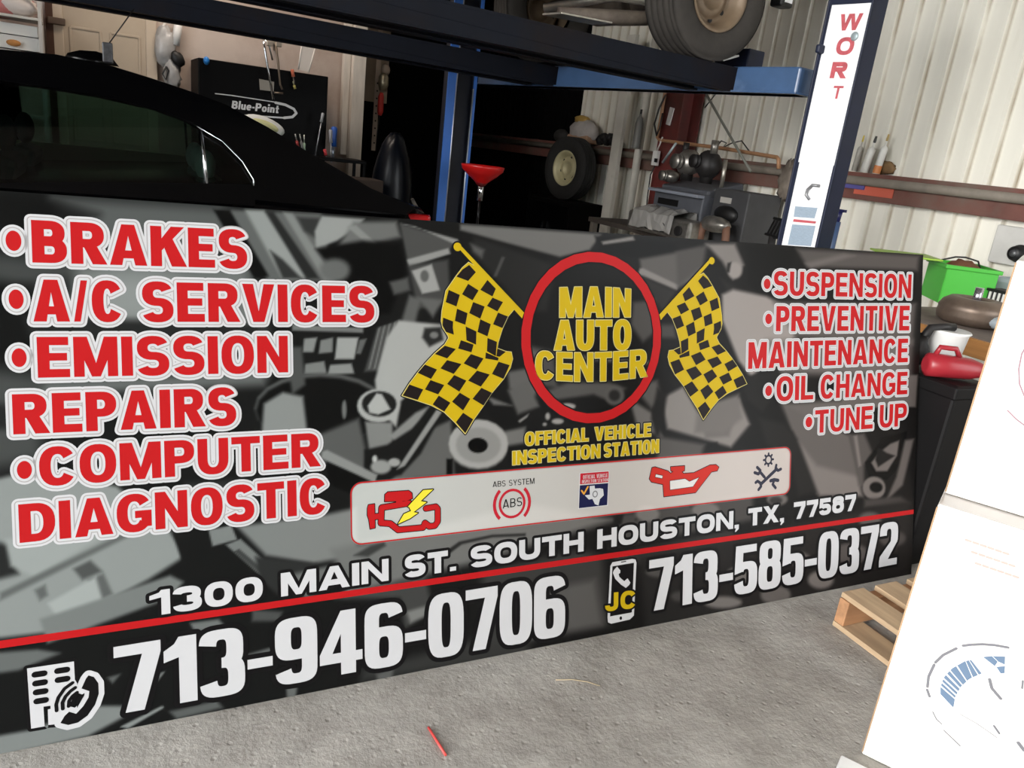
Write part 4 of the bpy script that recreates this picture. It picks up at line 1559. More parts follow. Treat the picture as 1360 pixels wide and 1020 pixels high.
# tail lamp, wheels
MB().box((1.50, CY0 - .77, .90), (.16, .10, .09), (1, -.35, 0), (.35, 1, 0)).build('tail_lamp', mat('red_lamp_plastic', (150, 18, 20), .2), car, bevel=.015)
MB().box((1.585, CY0, .52), (.05, 1.3, .24)).build('rear_bumper', paint, car, bevel=.03)


def wheel_parts(parent, c, r, w, axis, tirem, rimm, holes=6, name='wheel'):
    """Tyre with shaped sidewall and grooved tread, steel rim with holes as its sub-part."""
    ax = unit(axis)
    h = w / 2
    prof = [(r * .54, -h * .8), (r * .66, -h * .98), (r * .86, -h), (r * .95, -h * .93), (r * .985, -h * .8)]
    for k in range(5):
        x = -h * .72 + k * h * .36
        prof += [(r, x - h * .13), (r, x + h * .13), (r * .975, x + h * .15), (r * .975, x + h * .21)] if k < 4 else [(r, x - h * .13), (r, x + h * .13)]
    prof += [(r * .985, h * .8), (r * .95, h * .93), (r * .86, h), (r * .66, h * .98), (r * .54, h * .8)]
    t = MB().lathe(prof, c, ax, 48).build('tyre', tirem, parent)
    rp = [(.001, h * .25), (r * .17, h * .25), (r * .19, h * .42), (r * .25, h * .45), (r * .32, h * .32), (r * .38, h * .22), (r * .42, h * .30), (r * .44, h * .62), (r * .51, h * .86), (r * .56, h * .92), (r * .57, h * .86), (r * .51, h * .74), (r * .48, -h * .8)]
    rim = MB().lathe(rp, c, ax, 48)
    rim = rim.build('rim', rimm, t)
    x, y, a = frame_of(ax)
    hb = MB()
    for k in range(holes):
        th = 2 * PI * (k + .25) / holes
        p = np.array(c) + (x * math.cos(th) + y * math.sin(th)) * (r * .35) + ax * (h * .27)
        hb.rod(p, p + ax * (h * .012), r * .045, n=14)
    hb.build('rim_hole', trimb, t)
    return t


for sx in (-2.25, .72):
    for sgn in (-1, 1):
        wheel_parts(car, (sx, CY0 + sgn * .82, .325), .325, .21, (0, sgn, 0), rubber, alloy)
# magnetic aerial standing on the roof
ap = on_n(143, 70, (0, CY0 - .25, 0), np.array([0, 1.0, 0]))
aer = thing('roof_aerial', 'small box aerial with a slanting whip on the black car roof', 'aerial', (ap[0], ap[1], ap[2] - .04))
MB().box(ap + UP * .0, (.05, .045, .10)).build('base', mat('speckled_plastic', (62, 62, 66), .3, var=.7, scale=40), aer, bevel=.006)
tipp = on_n(178, 12, ap, np.array([0, 1.0, 0]))
MB().tube([ap + np.array([.01, 0, .05]), tipp], .0035, 6).build('whip', trimb, aer)
# bright bar behind the boot corner
p0 = at(547, 264, 5.2)
p1 = at(561, 290, 5.2)
tag(MB().box((p0 + p1) / 2 - (p1 - p0) * .0, (.022, .012, np.linalg.norm(p1 - p0) * 1.0), np.cross(unit(p1 - p0), (0, 1, 0)), (0, 1, 0), p1 - p0).build('steel_bar', chrome), 'short bright steel bar slanting down at the black car rear corner', 'bar')

# ================================================================ CAR LIFT
RB = math.radians(14)
BD = np.array([-math.sin(RB), math.cos(RB), 0])     # along the cross beam, away
RR = math.radians(8)
RD = np.array([math.cos(RR), math.sin(RR), 0])      # along the runways, to the right
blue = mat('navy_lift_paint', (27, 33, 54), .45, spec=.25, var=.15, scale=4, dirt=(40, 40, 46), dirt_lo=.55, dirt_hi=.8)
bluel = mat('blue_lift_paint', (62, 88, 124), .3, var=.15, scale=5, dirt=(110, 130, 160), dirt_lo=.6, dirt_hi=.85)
runm = mat('grimy_runway_paint', (17, 20, 29), .55, spec=.12, var=.2, scale=5, dirt=(30, 22, 19), dirt_lo=.48, dirt_hi=.75)
B0 = at(1079, 126, 4.8)
BZ = B0[2]
lift = thing('car_lift', 'blue four post car lift raised over the black sedan', 'lift', (B0[0], B0[1], 0))
e = MB()
e.box(B0 + BD * 1.82 + RD * .08 + UP * .0825, (.16, 3.4, .165), RD, BD, UP)
e.build('cross_beam', bluel, lift, bevel=.012)
e = MB().box(B0 + BD * 1.80 + RD * .07 + UP * .006, (.20, 3.4, .012), RD, BD, UP)
e.build('beam_flange', bluel, lift, bevel=.003)
P1 = on_z(965, 120.5, 1.905)
P2 = on_z(719, 111.5, 1.905)
RW = .36
for P_, hh in ((P1, .155), (P2, .155)):
    e = MB()
    L_ = 5.2
    c = P_ - RD * (L_ / 2 - .16) + BD * (RW / 2) + UP * (hh / 2)
    e.box(c + UP * (hh / 2 - .01), (L_, RW, .02), RD, BD, UP)
    for k in (0, 1):
        e.box(c + BD * ((k - .5) * (RW - .02)), (L_, .02, hh), RD, BD, UP)
        e.box(c + BD * ((k - .5) * (RW - .08)) - UP * (hh / 2 - .006), (L_, .08, .012), RD, BD, UP)
    e.build('runway', runm, lift, bevel=.004)
ws = on_z(1002, 88, 2.06)
wsp = on_n(1004, 80, P1 + BD * .02, BD)
e = MB().box(wsp + BD * .14, (.16, .28, .13), RD, BD, UP)
e.build('wheel_stop', blue, lift, bevel=.008)
e = MB().box(on_n(972, 77, P1 + BD * .02, BD) + BD * .14, (.15, .27, .012), unit(RD + UP * .35), BD, np.cross(unit(RD + UP * .35), BD))
e.build('stop_plate', mat('worn_bright_steel', (170, 172, 176), .35, .8, var=.3, scale=18), lift)


def column(c, hz, near):
    w1, w2 = .14, .29
    e = MB()
    e.box(c - RD * (w1 / 2 - .01) + UP * (hz / 2), (.012, w2, hz), RD, BD, UP)             # web facing left
    for k in (-1, 1):
        e.box(c + BD * (k * (w2 / 2 - .006)) + UP * (hz / 2), (w1, .012, hz), RD, BD, UP)
        e.box(c + BD * (k * (w2 / 2 - .04)) + RD * (w1 / 2) + UP * (hz / 2), (.012, .08, hz), RD, BD, UP)
    e.box(c + UP * .008, (.42, .42, .016), RD, BD, UP)
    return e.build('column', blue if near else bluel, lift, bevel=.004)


# near column: its left web is the face with the placard
corner = at(1107, 120, 4.72)
NC = np.array([corner[0], corner[1], 0])
NC = NC + RD * .07 - BD * (-.02)
colN = column(NC, 2.75, True)
# far column: an open channel turned towards the reader, lips bright at their edges
fc_ = at(607, 190, 7.15)
FARC = np.array([fc_[0], fc_[1], 0])
HZ = 2.75
e = MB().box(FARC + BD * .06 + UP * (HZ / 2), (.30, .012, HZ), RD, BD, UP)
for k in (-1, 1):
    e.box(FARC + RD * (k * .144) + BD * .03 + UP * (HZ / 2), (.012, .06, HZ), RD, BD, UP)
e.box(FARC + BD * .1 + UP * .008, (.42, .42, .016), RD, BD, UP)
colF = e.build('column', mat('shaded_navy_paint', (16, 20, 34), .6), lift)  # darker than the lift's navy: the channel's inner shade put into the colour
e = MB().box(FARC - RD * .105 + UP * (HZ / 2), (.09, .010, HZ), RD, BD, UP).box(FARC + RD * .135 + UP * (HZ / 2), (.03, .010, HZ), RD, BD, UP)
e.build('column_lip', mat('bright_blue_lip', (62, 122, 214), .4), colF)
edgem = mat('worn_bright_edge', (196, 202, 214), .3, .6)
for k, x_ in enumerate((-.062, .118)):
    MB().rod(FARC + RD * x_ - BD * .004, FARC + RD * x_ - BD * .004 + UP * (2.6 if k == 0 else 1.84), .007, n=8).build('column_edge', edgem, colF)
# the other end of the lift, beyond the left edge of the photograph
for q_ in (-.15, 3.62):
    cL = np.array([B0[0], B0[1], 0]) + BD * q_ - RD * 5.35
    column(cL, 2.75, False)
MB().box(B0 + BD * 1.72 - RD * 5.2 + UP * .0825, (.16, 3.6, .165), RD, BD, UP).build('cross_beam', bluel, lift, bevel=.012)

# placard with the column of red letters (a sheet on the web)
webN = -RD
web0 = NC - RD * (.07 - .01 + .006 + .0012)


def web_pt(x, y):
    p = on_n(x, y, web0, RD)
    d = p - web0
    return (-float(np.dot(d, BD)), float(p[2]))


def plane_sheet(name, polys, o3, ax, ay, nn, off, material, parent=None, label=None):
    v2, f2 = union_mesh(polys, 0)
    ax, ay, nn = np.array(ax, float), np.array(ay, float), np.array(nn, float)
    mm = MB().add([np.array(o3) + ax * p[0] + ay * p[1] + nn * off for p in v2], f2)
    return mm.build(name, material, parent, label=label, normals=False)


placm = mat('white_placard', (238, 238, 240), .4, var=.03, scale=8)
w2 = .29
pl = [rect(-w2 / 2 + .030, 1.50, w2 / 2 - .006, 2.42), rect(-w2 / 2 + .04, .62, w2 / 2 - .016, 1.52)]
place = plane_sheet('placard', pl, web0, -BD, UP, -RD, .0, placm, colN, 'white placard with a column of faded red letters')
fred = mat('faded_red_vinyl', (190, 84, 92), .45, var=.25, scale=30)


def place_word(chars):
    for ch, (x0, y0, x1, y1), st in chars:
        a, b = web_pt(x0, y1), web_pt(x1, y0)
        W0, H0 = b[0] - a[0], b[1] - a[1]
        gl = [[(a[0] + px * H0, a[1] + py * H0) for px, py in p] for p in glyph(ch, W0 / H0, st, st * .85, 2.4)]
        plane_sheet('lettering', gl, web0, -BD, UP, -RD, .0012, fred, colN, 'faded red letter ' + ch)


place_word([('W', (1113, 17, 1146, 41), .30), ('O', (1109, 49, 1136, 73), .27), ('R', (1102, 82, 1127, 104), .32), ('T', (1104, 114, 1120, 131), .2)])
lab = mat('grey_warning_label', (150, 166, 182), .5, var=.15, scale=60, stretch=(1, 1, 6))
q0 = [web_pt(1057, 274), web_pt(1085, 276), web_pt(1081, 290), web_pt(1055, 288)]
q1 = [web_pt(1053, 298), web_pt(1082, 300), web_pt(1076, 327), web_pt(1047, 325)]
plane_sheet('warning_label', [q0, q1], web0, -BD, UP, -RD, .0012, lab, colN)
q2 = [web_pt(1055, 291), web_pt(1083, 294), web_pt(1082, 297), web_pt(1054, 294.5)]
plane_sheet('warning_label', [q2], web0, -BD, UP, -RD, .0012, fred, colN, 'thin faded red band on the label')
hk = [web0 + np.array([0, 0, 0]) - BD * web_pt(x, y)[0] - RD * .012 + UP * web_pt(x, y)[1] for x, y in [(1089, 247), (1080, 246), (1074, 252), (1072, 259), (1076, 265)]]
MB().tube(hk, .009, 8).build('hook', mat('dull_steel', (140, 140, 142), .4, .7), colN)
bp_ = web_pt(1134, 48)
MB().lathe([(.0, .006), (.018, .006), (.026, .002), (.026, 0)], web0 - BD * bp_[0] + UP * bp_[1], -RD, 16).build('bolt_head', mat('pale_steel', (170, 184, 188), .4, .4), colN)
# blue latch arm sticking out towards the truck
p = at(1092, 66, 4.75)
MB().box(p, (.10, .03, .05), RD, BD, UP).build('latch_arm', blue, lift, bevel=.01)

# ================================================================ TRUCK ON THE LIFT
TR = .385
rz = BZ + .165 + .0
ct = on_z(958, 83, 2.06)
yo = np.array([0.0, 1.0, 0])
WC = np.array([ct[0], ct[1], 2.062 + TR]) + np.array([-.09, .16, 0])
truck = thing('pickup_truck', 'truck raised on the blue lift, only its wheel and underside showing', 'truck', (WC[0], WC[1], 2.06))
rust = mat('dusty_underbody', (96, 86, 76), .75, var=.35, scale=9, dirt=(60, 48, 42), dirt_lo=.45, dirt_hi=.7)
steelr = mat('tan_steel_wheel', (124, 106, 86), .5, .2, var=.15, scale=9)
tyd = mat('dusty_tyre', (52, 48, 44), .85, var=.2, scale=14)
wheel_parts(truck, WC, TR, .33, (0.05, -1, 0), tyd, steelr, 8)
AX2 = np.array([.12, 1, 0])
AX2 = unit(AX2)
wheel_parts(truck, WC + BD * 1.62, TR, .26, (-.05, 1, 0), tyd, steelr, 8)
MB().rod(WC + BD * .1, WC + BD * 1.5, .06, n=14).rod(WC + BD * .62 , WC + BD * 1.0, .14, .14, n=18).build('axle', rust, truck)
silver = mat('worn_exhaust_steel', (176, 170, 160), .35, .8, var=.25, scale=12)
for k, s in ((0, .42), (1, 1.25)):
    MB().box(WC + BD * s - RD * 1.3 + UP * .16, (4.4, .07, .15), RD, BD, UP).build('frame_rail', rust, truck, bevel=.01)
MB().box(WC + BD * .82 - RD * 1.6 + UP * .50, (5.4, 1.75, .25), RD, BD, UP).build('floor_pan', mat('dark_underbody', (48, 42, 40), .8, var=.3, scale=6), truck, bevel=.03)
MB().tube([WC + BD * .35 - RD * 2.6 + UP * .02, WC + BD * .35 - RD * 1.7 + UP * .03, WC + BD * .45 - RD * 1.2 + UP * .0, WC + BD * .6 - RD * .7 + UP * .1, WC + BD * .7 - RD * .3 + UP * .2], .045, 12).build('exhaust_pipe', silver, truck)
MB().rod(WC + BD * .42 - RD * 1.75 - UP * .0, WC + BD * .42 - RD * 1.2 - UP * .0, .11, n=20).build('silencer', silver, truck)
MB().lathe([(0, -.3), (.10, -.28), (.16, -.1), (.17, .1), (.12, .3), (.07, .45), (0, .46)], WC + BD * .75 - RD * 1.5 + UP * .10, -RD, 24).build('gearbox', silver, truck)
MB().tube([WC + BD * .5 - RD * 1.1 + UP * .02, WC + BD * .8 - RD * .9 + UP * .0, WC + BD * 1.1 - RD * .8 + UP * .05], .05, 12).build('cross_member', rust, truck)
pa, pb = at(733, 18, 4.75), at(800, 31, 4.95)
MB().box((pa + pb) / 2, (np.linalg.norm(pb - pa), .18, .012), pb - pa, BD, np.cross(unit(pb - pa), BD)).build('heat_shield', silver, truck, bevel=.003)
MB().tube([WC - RD * .75 + BD * .5 - UP * .20, WC - RD * .35 + BD * .35 - UP * .17, WC + BD * .2 - UP * .12], [.035, .05, .04], 10).build('control_arm', rust, truck)
MB().tube([WC - RD * .55 + BD * .9 - UP * .12, WC - RD * .3 + BD * .5 - UP * .02, WC + BD * .15 - UP * .05], .03, 10).build('steering_link', silver, truck)
MB().rod(WC + BD * .26 + UP * .05 - RD * .12, WC + BD * .42 + UP * .5 - RD * .16, .045, n=12).build('shock_absorber', rust, truck)
hb = at(1038, 4, 5.3)
MB().box(hb + UP * .02, (.12, .10, .10), RD, BD, UP).build('tow_hitch', trimb, truck, bevel=.015)
MB().box(hb - BD * .052 + UP * .02, (.07, .01, .045), RD, BD, UP).build('hitch_plate', placm, truck)
MB().box(hb - RD * .3 + UP * .12, (.7, .08, .10), RD, BD, UP).build('hitch_bar', trimb, truck)
# ================================================================ BACK WALL: TOOL CHEST AND WHAT HANGS THERE
def bk(x, y, off=0.0):
    """A point of the photograph on a plane in front of the back wall."""
    return on_n(x, y, BACKP - V * off, V)


blackm = mat('black_tool_chest', (6, 6, 7), .45, spec=.08)
TOFF = .58
tl, tr2 = bk(263.5, 76, TOFF), bk(437, 102, TOFF)
tw = np.linalg.norm((tr2 - tl)[:2])
tc = (tl + tr2) / 2
tz = (tl[2] + tr2[2]) / 2
chest = thing('tool_chest', 'tall black tool chest with a white oval logo against the pale wall', 'tool chest', (tc[0], tc[1], 0))
tb = np.array([tc[0], tc[1], 0])
MB().box(tb + V * .28 + UP * (.09 + (tz - .09) / 2), (tw, .52, tz - .09), U, V, UP).build('cabinet', blackm, chest, bevel=.008)
for zz in (.2, .38, .56, .74, .92):
    dr = MB().box(tb + UP * (zz + .07) + V * .012, (tw - .08, .02, .15), U, V, UP).build('drawer', blackm, chest, bevel=.004)
    MB().box(tb + UP * (zz + .13) - V * .006, (tw - .2, .02, .02), U, V, UP).build('handle', chrome, dr)
for sx in (-1, 1):
    for sy in (.1, .46):
        MB().rod(tb + U * (sx * (tw / 2 - .1)) + V * (sy - .02) + UP * .045, tb + U * (sx * (tw / 2 - .1)) + V * (sy + .02) + UP * .045, .045, n=16).build('castor', rubber, chest)
fo = tb + V * .019


def face2(x, y):
    p = on_n(x, y, fo, V)
    return (float(np.dot(p - fo, U)), float(p[2]))


def F2(pts):
    return [face2(230 + a / 5.368, 60 + b / 5.368) for a, b in pts]


def pen(pts, w, closed=False):
    return stroke(pts, w, closed)


logow = mat('white_logo_paint', (214, 216, 218), .4)
lg = pen(F2([(300, 345), (415, 358), (720, 405)]), .008) + pen(F2([(730, 410), (800, 425), (860, 455), (878, 485), (850, 512), (790, 518)]), .022) + pen(F2([(790, 518), (480, 498), (380, 470), (300, 430)]), .014)
plane_sheet('logo', lg, fo, U, UP, -V, .002, logow, chest, 'white oval ring of the logo')


def low(c, s=.24, h=.2):
    if c == 'l':
        return [rect(0, 0, s, 1.05)], s
    if c == 'i':
        return [rect(0, 0, s, .68), rect(0, .8, s, 1.02)], s
    if c == 'u':
        return [rect(0, .2, s, .68), rect(.6 - s, 0, .6, .68), ringsec(.3, .27, .3, .28, s, h, 178, 362)], .6
    if c == 'n':
        return [rect(0, 0, s, .68), rect(.6 - s, 0, .6, .42), ringsec(.3, .41, .3, .28, s, h, -2, 182)], .6
    if c == 'o':
        return ring(.32, .34, .32, .36, s, h), .64
    if c == 'e':
        return [ringsec(.32, .34, .32, .36, s, h, 0, 180), ringsec(.32, .34, .32, .36, s, h, 176, 320), rect(.1, .27, .62, .27 + h * .8)], .64
    if c == 't':
        return [rect(.1, .05, .1 + s, .95), rect(0, .5, .44, .68), rect(.1, 0, .44, h)], .46
    return [rect(0, .3, .3, .3 + h)], .32


def mixed_word(tx, a, b, Hc, slant):
    gl, x = [], 0
    for ch in tx:
        if ch.isupper():
            g_, w_ = glyph(ch, .74, .26, .2, 2.3), .74
        else:
            g_, w_ = low(ch)
        gl += [[(x + px + slant * py, py) for px, py in p] for p in g_]
        x += w_ + .09
    k = 1.0 / x
    d = (b[0] - a[0], b[1] - a[1])
    return [[(a[0] + d[0] * px * k, a[1] + d[1] * px * k + py * Hc) for px, py in p] for p in gl]


a_, b_ = F2([(415, 452)])[0], F2([(755, 486)])[0]
plane_sheet('logo_lettering', mixed_word('Blue-Point', a_, b_, .068, .12), fo, U, UP, -V, .002, logow, chest, 'white script lettering of the logo')
plane_sheet('label', [F2([(612, 240), (720, 262), (716, 330), (618, 318)])], fo, U, UP, -V, .002, mat('grey_paper_label', (150, 146, 138), .7, var=.1), chest, 'small pale paper label')
# pale yellow object on the chest front, half hidden by the car
p = F2([(640, 570)])[0]
yo_ = fo + U * p[0] + UP * p[1] - V * .05
dt = thing('dust_mask', 'pale yellow and white pad below the logo on the black chest', 'pad', yo_)
MB().ball(yo_, (.19, .035, .075), 20, 10, unit(U - UP * .25), V, unit(UP + U * .25)).build('shell', mat('white_plastic', (226, 226, 222), .4), dt)
MB().ball(yo_ - V * .012, (.14, .035, .05), 20, 10, unit(U - UP * .25), V, unit(UP + U * .25)).build('pad', mat('pale_yellow_pad', (206, 204, 150), .6), dt)
p = bk(274, 79, TOFF)
tag(MB().ball((p[0], p[1] - .012, p[2] - .01), (.026, .026, .034), 14, 10).build('blue_ball', mat('blue_plastic', (30, 120, 196), .4)), 'small bright blue ball at the upper left corner of the black chest', 'ball')

# bent metal frame hanging in front of the chest
fr_ = lambda x, y: bk(x, y, TOFF + .12)
t = thing('hanging_frame', 'bent bright metal frame hanging in front of the black chest', 'frame', fr_(362, 60))
MB().tube([fr_(350, 54), fr_(352, 68), fr_(356, 92), fr_(363, 132)], .010, 8).build('arm', chrome, t)
MB().tube([fr_(352, 53), fr_(358, 62), fr_(362, 80)], .008, 8).build('arm', chrome, t)
MB().tube([fr_(366, 55), fr_(369, 80), fr_(372, 112), fr_(375, 119)], .009, 8).build('arm', mat('dull_bronze', (120, 106, 92), .4, .7), t)
MB().box(fr_(358, 58), (.05, .04, .04), U, V, UP).build('clamp', mat('dull_steel2', (150, 140, 128), .5, .5), t, bevel=.005)
MB().box(fr_(370, 59), (.05, .04, .04), U, V, UP).build('clamp', MATS['dull_steel2'], t, bevel=.005)
MB().tube([fr_(364, 123), fr_(376, 124)], .008, 8).build('foot', MATS['dull_bronze'], t)
MB().rod(fr_(364, 57), bk(364, 57, .0) + (fr_(364, 57) - bk(364, 57, 0)) * np.array([0, 0, 1.0]), .012, n=8).build('wall_arm', MATS['dull_steel2'], t)
# clear tube hanging beside it
c0, c1 = bk(401, 58, TOFF + .05), bk(396, 92, TOFF + .05)
d0_, d1_ = bk(419, 62, TOFF + .05), bk(410, 96, TOFF + .05)
t = thing('clear_sleeve', 'clear plastic sleeve with two bright edges above the black chest', 'sleeve', c0)
MB().tube([c0, c1], .006, 6).build('edge', mat('pale_plastic', (220, 214, 206), .3), t)
MB().tube([d0_, d1_], .006, 6).build('edge', MATS['pale_plastic'], t)
MB().add([c0, c1, d1_, d0_], [(0, 1, 2, 3)]).build('film', mat('hazy_film', (190, 180, 170), .25), t)


def tool(name, label, top, bot, off, handle_rgb, shaft_rgb, r=.013, split=.5, handle_top=True, cat='screwdriver', group=None):
    a, b = bk(*top, off), bk(*bot, off)
    m_ = a + (b - a) * split
    t = thing(name, label, cat, b, group)
    hm = mat('handle_%d_%d_%d' % handle_rgb, handle_rgb, .4)
    sm = mat('shaft_%d_%d_%d' % shaft_rgb, shaft_rgb, .3, .7)
    ha, hb_, sa, sb = (a, m_, m_, b) if handle_top else (m_, b, a, m_)
    MB().tube([ha, ha + (hb_ - ha) * .1, ha + (hb_ - ha) * .6, hb_], [r * .6, r, r * .85, r], 10).build('handle', hm, t)
    MB().rod(sa, sb, r * .4, n=8).build('shaft', sm, t)
    return t


tool('pliers', 'pliers with orange and pink grips hung on the black chest', (388, 92), (391, 112), TOFF + .03, (206, 110, 80), (150, 140, 130), .016, .5, cat='pliers')
tool('nut_driver', 'yellow tipped nut driver hung below the pliers', (389, 108), (392, 118), TOFF + .05, (170, 160, 90), (190, 190, 160), .012, .5, False, cat='tool')
g_ = 'screwdrivers standing at the foot of the tool chest'
tool('screwdriver', 'red handled screwdriver, leftmost of the three at the chest foot', (392, 178), (396, 196), TOFF + .2, (170, 60, 56), (190, 190, 186), .014, .5, False, group=g_)
tool('screwdriver', 'grey handled screwdriver between its two neighbours at the chest foot', (398, 178), (402, 198), TOFF + .2, (120, 120, 118), (210, 210, 206), .014, .5, False, group=g_)
tool('screwdriver', 'pale green handled screwdriver, rightmost of the three at the chest foot', (404, 179), (404, 201), TOFF + .2, (150, 176, 150), (210, 214, 206), .014, .5, False, group=g_)
tool('ratchet', 'long chrome ratchet leaning at the right side of the chest', (429, 150), (418, 210), TOFF + .2, (170, 172, 176), (180, 182, 186), .014, .2, cat='ratchet')
tool('pry_bar', 'blue handled pry bar standing right of the chest', (444, 168), (442, 212), TOFF + .15, (36, 84, 168), (150, 160, 176), .03, .6, cat='pry bar')
tool('flat_file', 'bright flat file standing beside the blue handled bar', (439, 172), (440, 216), TOFF + .22, (150, 150, 154), (190, 190, 194), .018, .4, cat='file')
tool('chisel', 'red handled chisel standing left of the bright file', (431, 198), (434, 212), TOFF + .25, (206, 60, 66), (170, 170, 170), .016, .6, cat='chisel')
tr_p = on_n(420, 206, BACKP - V * (TOFF + .2), V)
cart = thing('service_cart', 'low dark service cart holding the tools right of the chest', 'cart', (tr_p[0], tr_p[1], 0))
cb = np.array([tr_p[0], tr_p[1], 0])
ctz = tr_p[2]
for zz in (ctz - .02, .35):
    MB().box(cb + UP * zz, (.86, .34, .03), U, V, UP).build('tray', blackm, cart, bevel=.006)
for sx in (-1, 1):
    for sy in (-1, 1):
        MB().box(cb + U * (sx * .41) + V * (sy * .15) + UP * ((ctz - .03) / 2), (.025, .025, ctz - .03), U, V, UP).build('post', blackm, cart)

# white trays on a rack at the far left, pink cloth above
rk = bk(20, 40, .35)
rack = thing('storage_rack', 'white metal rack holding trays left of the beige door', 'rack', (rk[0], rk[1], 0))
rb_0 = np.array([rk[0], rk[1], 0])
rkm = mat('white_rack_paint', (196, 190, 182), .5, var=.1)
z1 = bk(20, 22, .35)[2]
z2 = bk(20, 66, .35)[2]
xr = bk(57, 40, .35)
RWd = .9
rc_ = rb_0 + U * (np.dot(xr - rb_0, U) - RWd / 2)
for zz in (z2 - .02, z1 - .01, z2 - .5, .4):
    MB().box(rc_ + UP * zz, (RWd, .40, .02), U, V, UP).build('shelf', rkm, rack, bevel=.003)
for sx in (-1, 1):
    for sy in (-1, 1):
        MB().box(rc_ + U * (sx * (RWd / 2 - .012)) + V * (sy * .19) + UP * 1.2, (.024, .024, 2.4), U, V, UP).build('post', rkm, rack)


def tray(c, w, d, h, m_):
    e = MB()
    e.box(c + UP * .006, (w, d, .012), U, V, UP)
    for k in (-1, 1):
        e.box(c + U * (k * (w / 2 - .006)) + UP * (h / 2), (.012, d, h), U, V, UP)
        e.box(c + V * (k * (d / 2 - .006)) + UP * (h / 2), (w, .012, h), U, V, UP)
    return e.build('tray', m_, bevel=.004)


wpl = mat('white_tray_plastic', (214, 212, 206), .4)
tag(tray(rc_ + U * .12 + UP * z2 - V * .0, .62, .34, .10, wpl), 'shallow white tray on the rack beside the door, the lower one', 'tray')
tag(tray(rc_ + U * .12 + UP * (z2 + .105), .60, .34, .08, wpl), 'shallow white tray stacked on another tray on the rack', 'tray')
tag(MB().ball(bk(18, 57, .55), (.05, .03, .025), 14, 8).build('orange_rag', mat('orange_cloth', (190, 130, 70), .8)), 'little orange rag at the front of the lower white tray', 'rag')
pk = rc_ + UP * (z1 + .07) + U * .1
tag(MB().ball(pk, (.34, .17, .10), 18, 10, noise=.12).build('pink_bundle', mat('pink_packaging', (196, 120, 116), .6, var=.2, scale=12)), 'pink and white bundle on the top shelf of the white rack', 'bundle')
tag(MB().ball(pk + U * .20 - V * .10 - UP * .0, (.14, .09, .07), 16, 10, noise=.14).build('white_rag', mat('white_cloth', (214, 202, 194), .8)), 'crumpled white rag in front of the pink bundle', 'rag')

# plastic bag, tube and grille hanging right of the door
bgp = bk(222, 78, .12)
bag = thing('plastic_bag', 'crumpled grey plastic bag hanging right of the beige door', 'bag', bgp)
clearg = mat('grey_plastic_film', (168, 166, 164), .3, var=.2, scale=14)
MB().ball(bk(219, 62, .10), (.085, .05, .16), 16, 12, noise=.18).build('film', clearg, bag)
MB().ball(bk(229, 98, .12), (.07, .05, .13), 16, 12, noise=.22).build('film', clearg, bag)
MB().ball(bk(236, 78, .16), (.05, .03, .07), 12, 8, unit(U + UP * .8), V, unit(UP - U * .8), noise=.1).build('dark_fold', trimb, bag)
MB().tube([bk(221, 88, .17), bk(216, 98, .17), bk(220, 106, .17), bk(224, 94, .17), bk(221, 88, .17)], .008, 6).build('loop', trimb, bag)
a, b = bk(238, 23, .1), bk(233, 60, .1)
tag(MB().rod(a, b, .035, n=16).build('white_tube', mat('white_tube_plastic', (232, 230, 226), .35)), 'short white tube hanging above the grey plastic bag', 'tube')
a, b = bk(222, 24, .1), bk(214, 42, .1)
tag(MB().rod(a, b, .012, n=10).build('pale_rod', MATS['pale_plastic']), 'thin pale rod slanting left of the white tube', 'rod')

# trouble light hanging on a perforated strap
tf = lambda x, y: on_n(x, y, BACKP + V * .15, V)
st = thing('perforated_strap', 'pale perforated metal strap hanging in the dark opening', 'strap', tf(500, 130))
sb = tf(496, 200)
sa = sb + UP * (4.58 - sb[2]) + U * .0
MB().box((sa + sb) / 2, (.05, .008, np.linalg.norm(sb - sa)), np.cross(V, unit(sb - sa)), V, sb - sa).build('band', mat('pale_strap', (172, 152, 136), .6, var=.15), st)
hbm = MB()
for k in range(9):
    p = sb + UP * (.08 + k * .075) - V * .006
    hbm.rod(p, p - V * .002, .009, n=10)
hbm.build('hole', trimb, st)
wl = thing('work_light', 'hanging work light with red handle in front of the pale strap', 'work light', tf(505, 120))
off_ = -V * .05
MB().tube([tf(508, 97) + off_, tf(508, 102) + off_, tf(507, 112) + off_, tf(506, 121) + off_], [.02, .05, .055, .035], 14).build('lamp_head', mat('dull_cage', (150, 140, 118), .35, .6), wl)
MB().tube([tf(505, 123) + off_, tf(504, 128) + off_, tf(503, 148) + off_, tf(502, 153) + off_], [.018, .03, .032, .02], 12).build('handle', mat('red_handle', (176, 36, 28), .45), wl)
MB().tube([tf(502, 153) + off_, tf(499, 175) + off_, tf(497, 200) + off_], .006, 6).build('cable', trimb, wl)
tag(MB().ball(tf(512, 93), (.05, .03, .06), 12, 8).build('paper_tag', mat('tan_tag', (150, 134, 120), .7)), 'round tan tag hanging above the work light head', 'tag')

# dark plastic wrapped seat in the opening and brown carton beside it
sp = at(522, 222, 7.4)
tag(MB().ball((sp[0], sp[1], sp[2] - .30), (.20, .2, .62), 20, 14, noise=.03).ball((sp[0], sp[1], sp[2] - .9), (.24, .24, sp[2] - .9), 16, 8).build('covered_stool', mat('shiny_dark_film', (10, 14, 22), .3, spec=.25)), 'dark shape under shiny blue black film in the opening', 'cover')
cb2 = at(478, 244, 6.9)
tag(MB().box((cb2[0], cb2[1], (cb2[2] + .05) / 2), (.34, .3, cb2[2] + .05), U, V).build('brown_carton', mat('dim_brown_card', (52, 40, 32), .8, var=.2), bevel=.01), 'dim brown carton left of the film covered shape', 'carton')

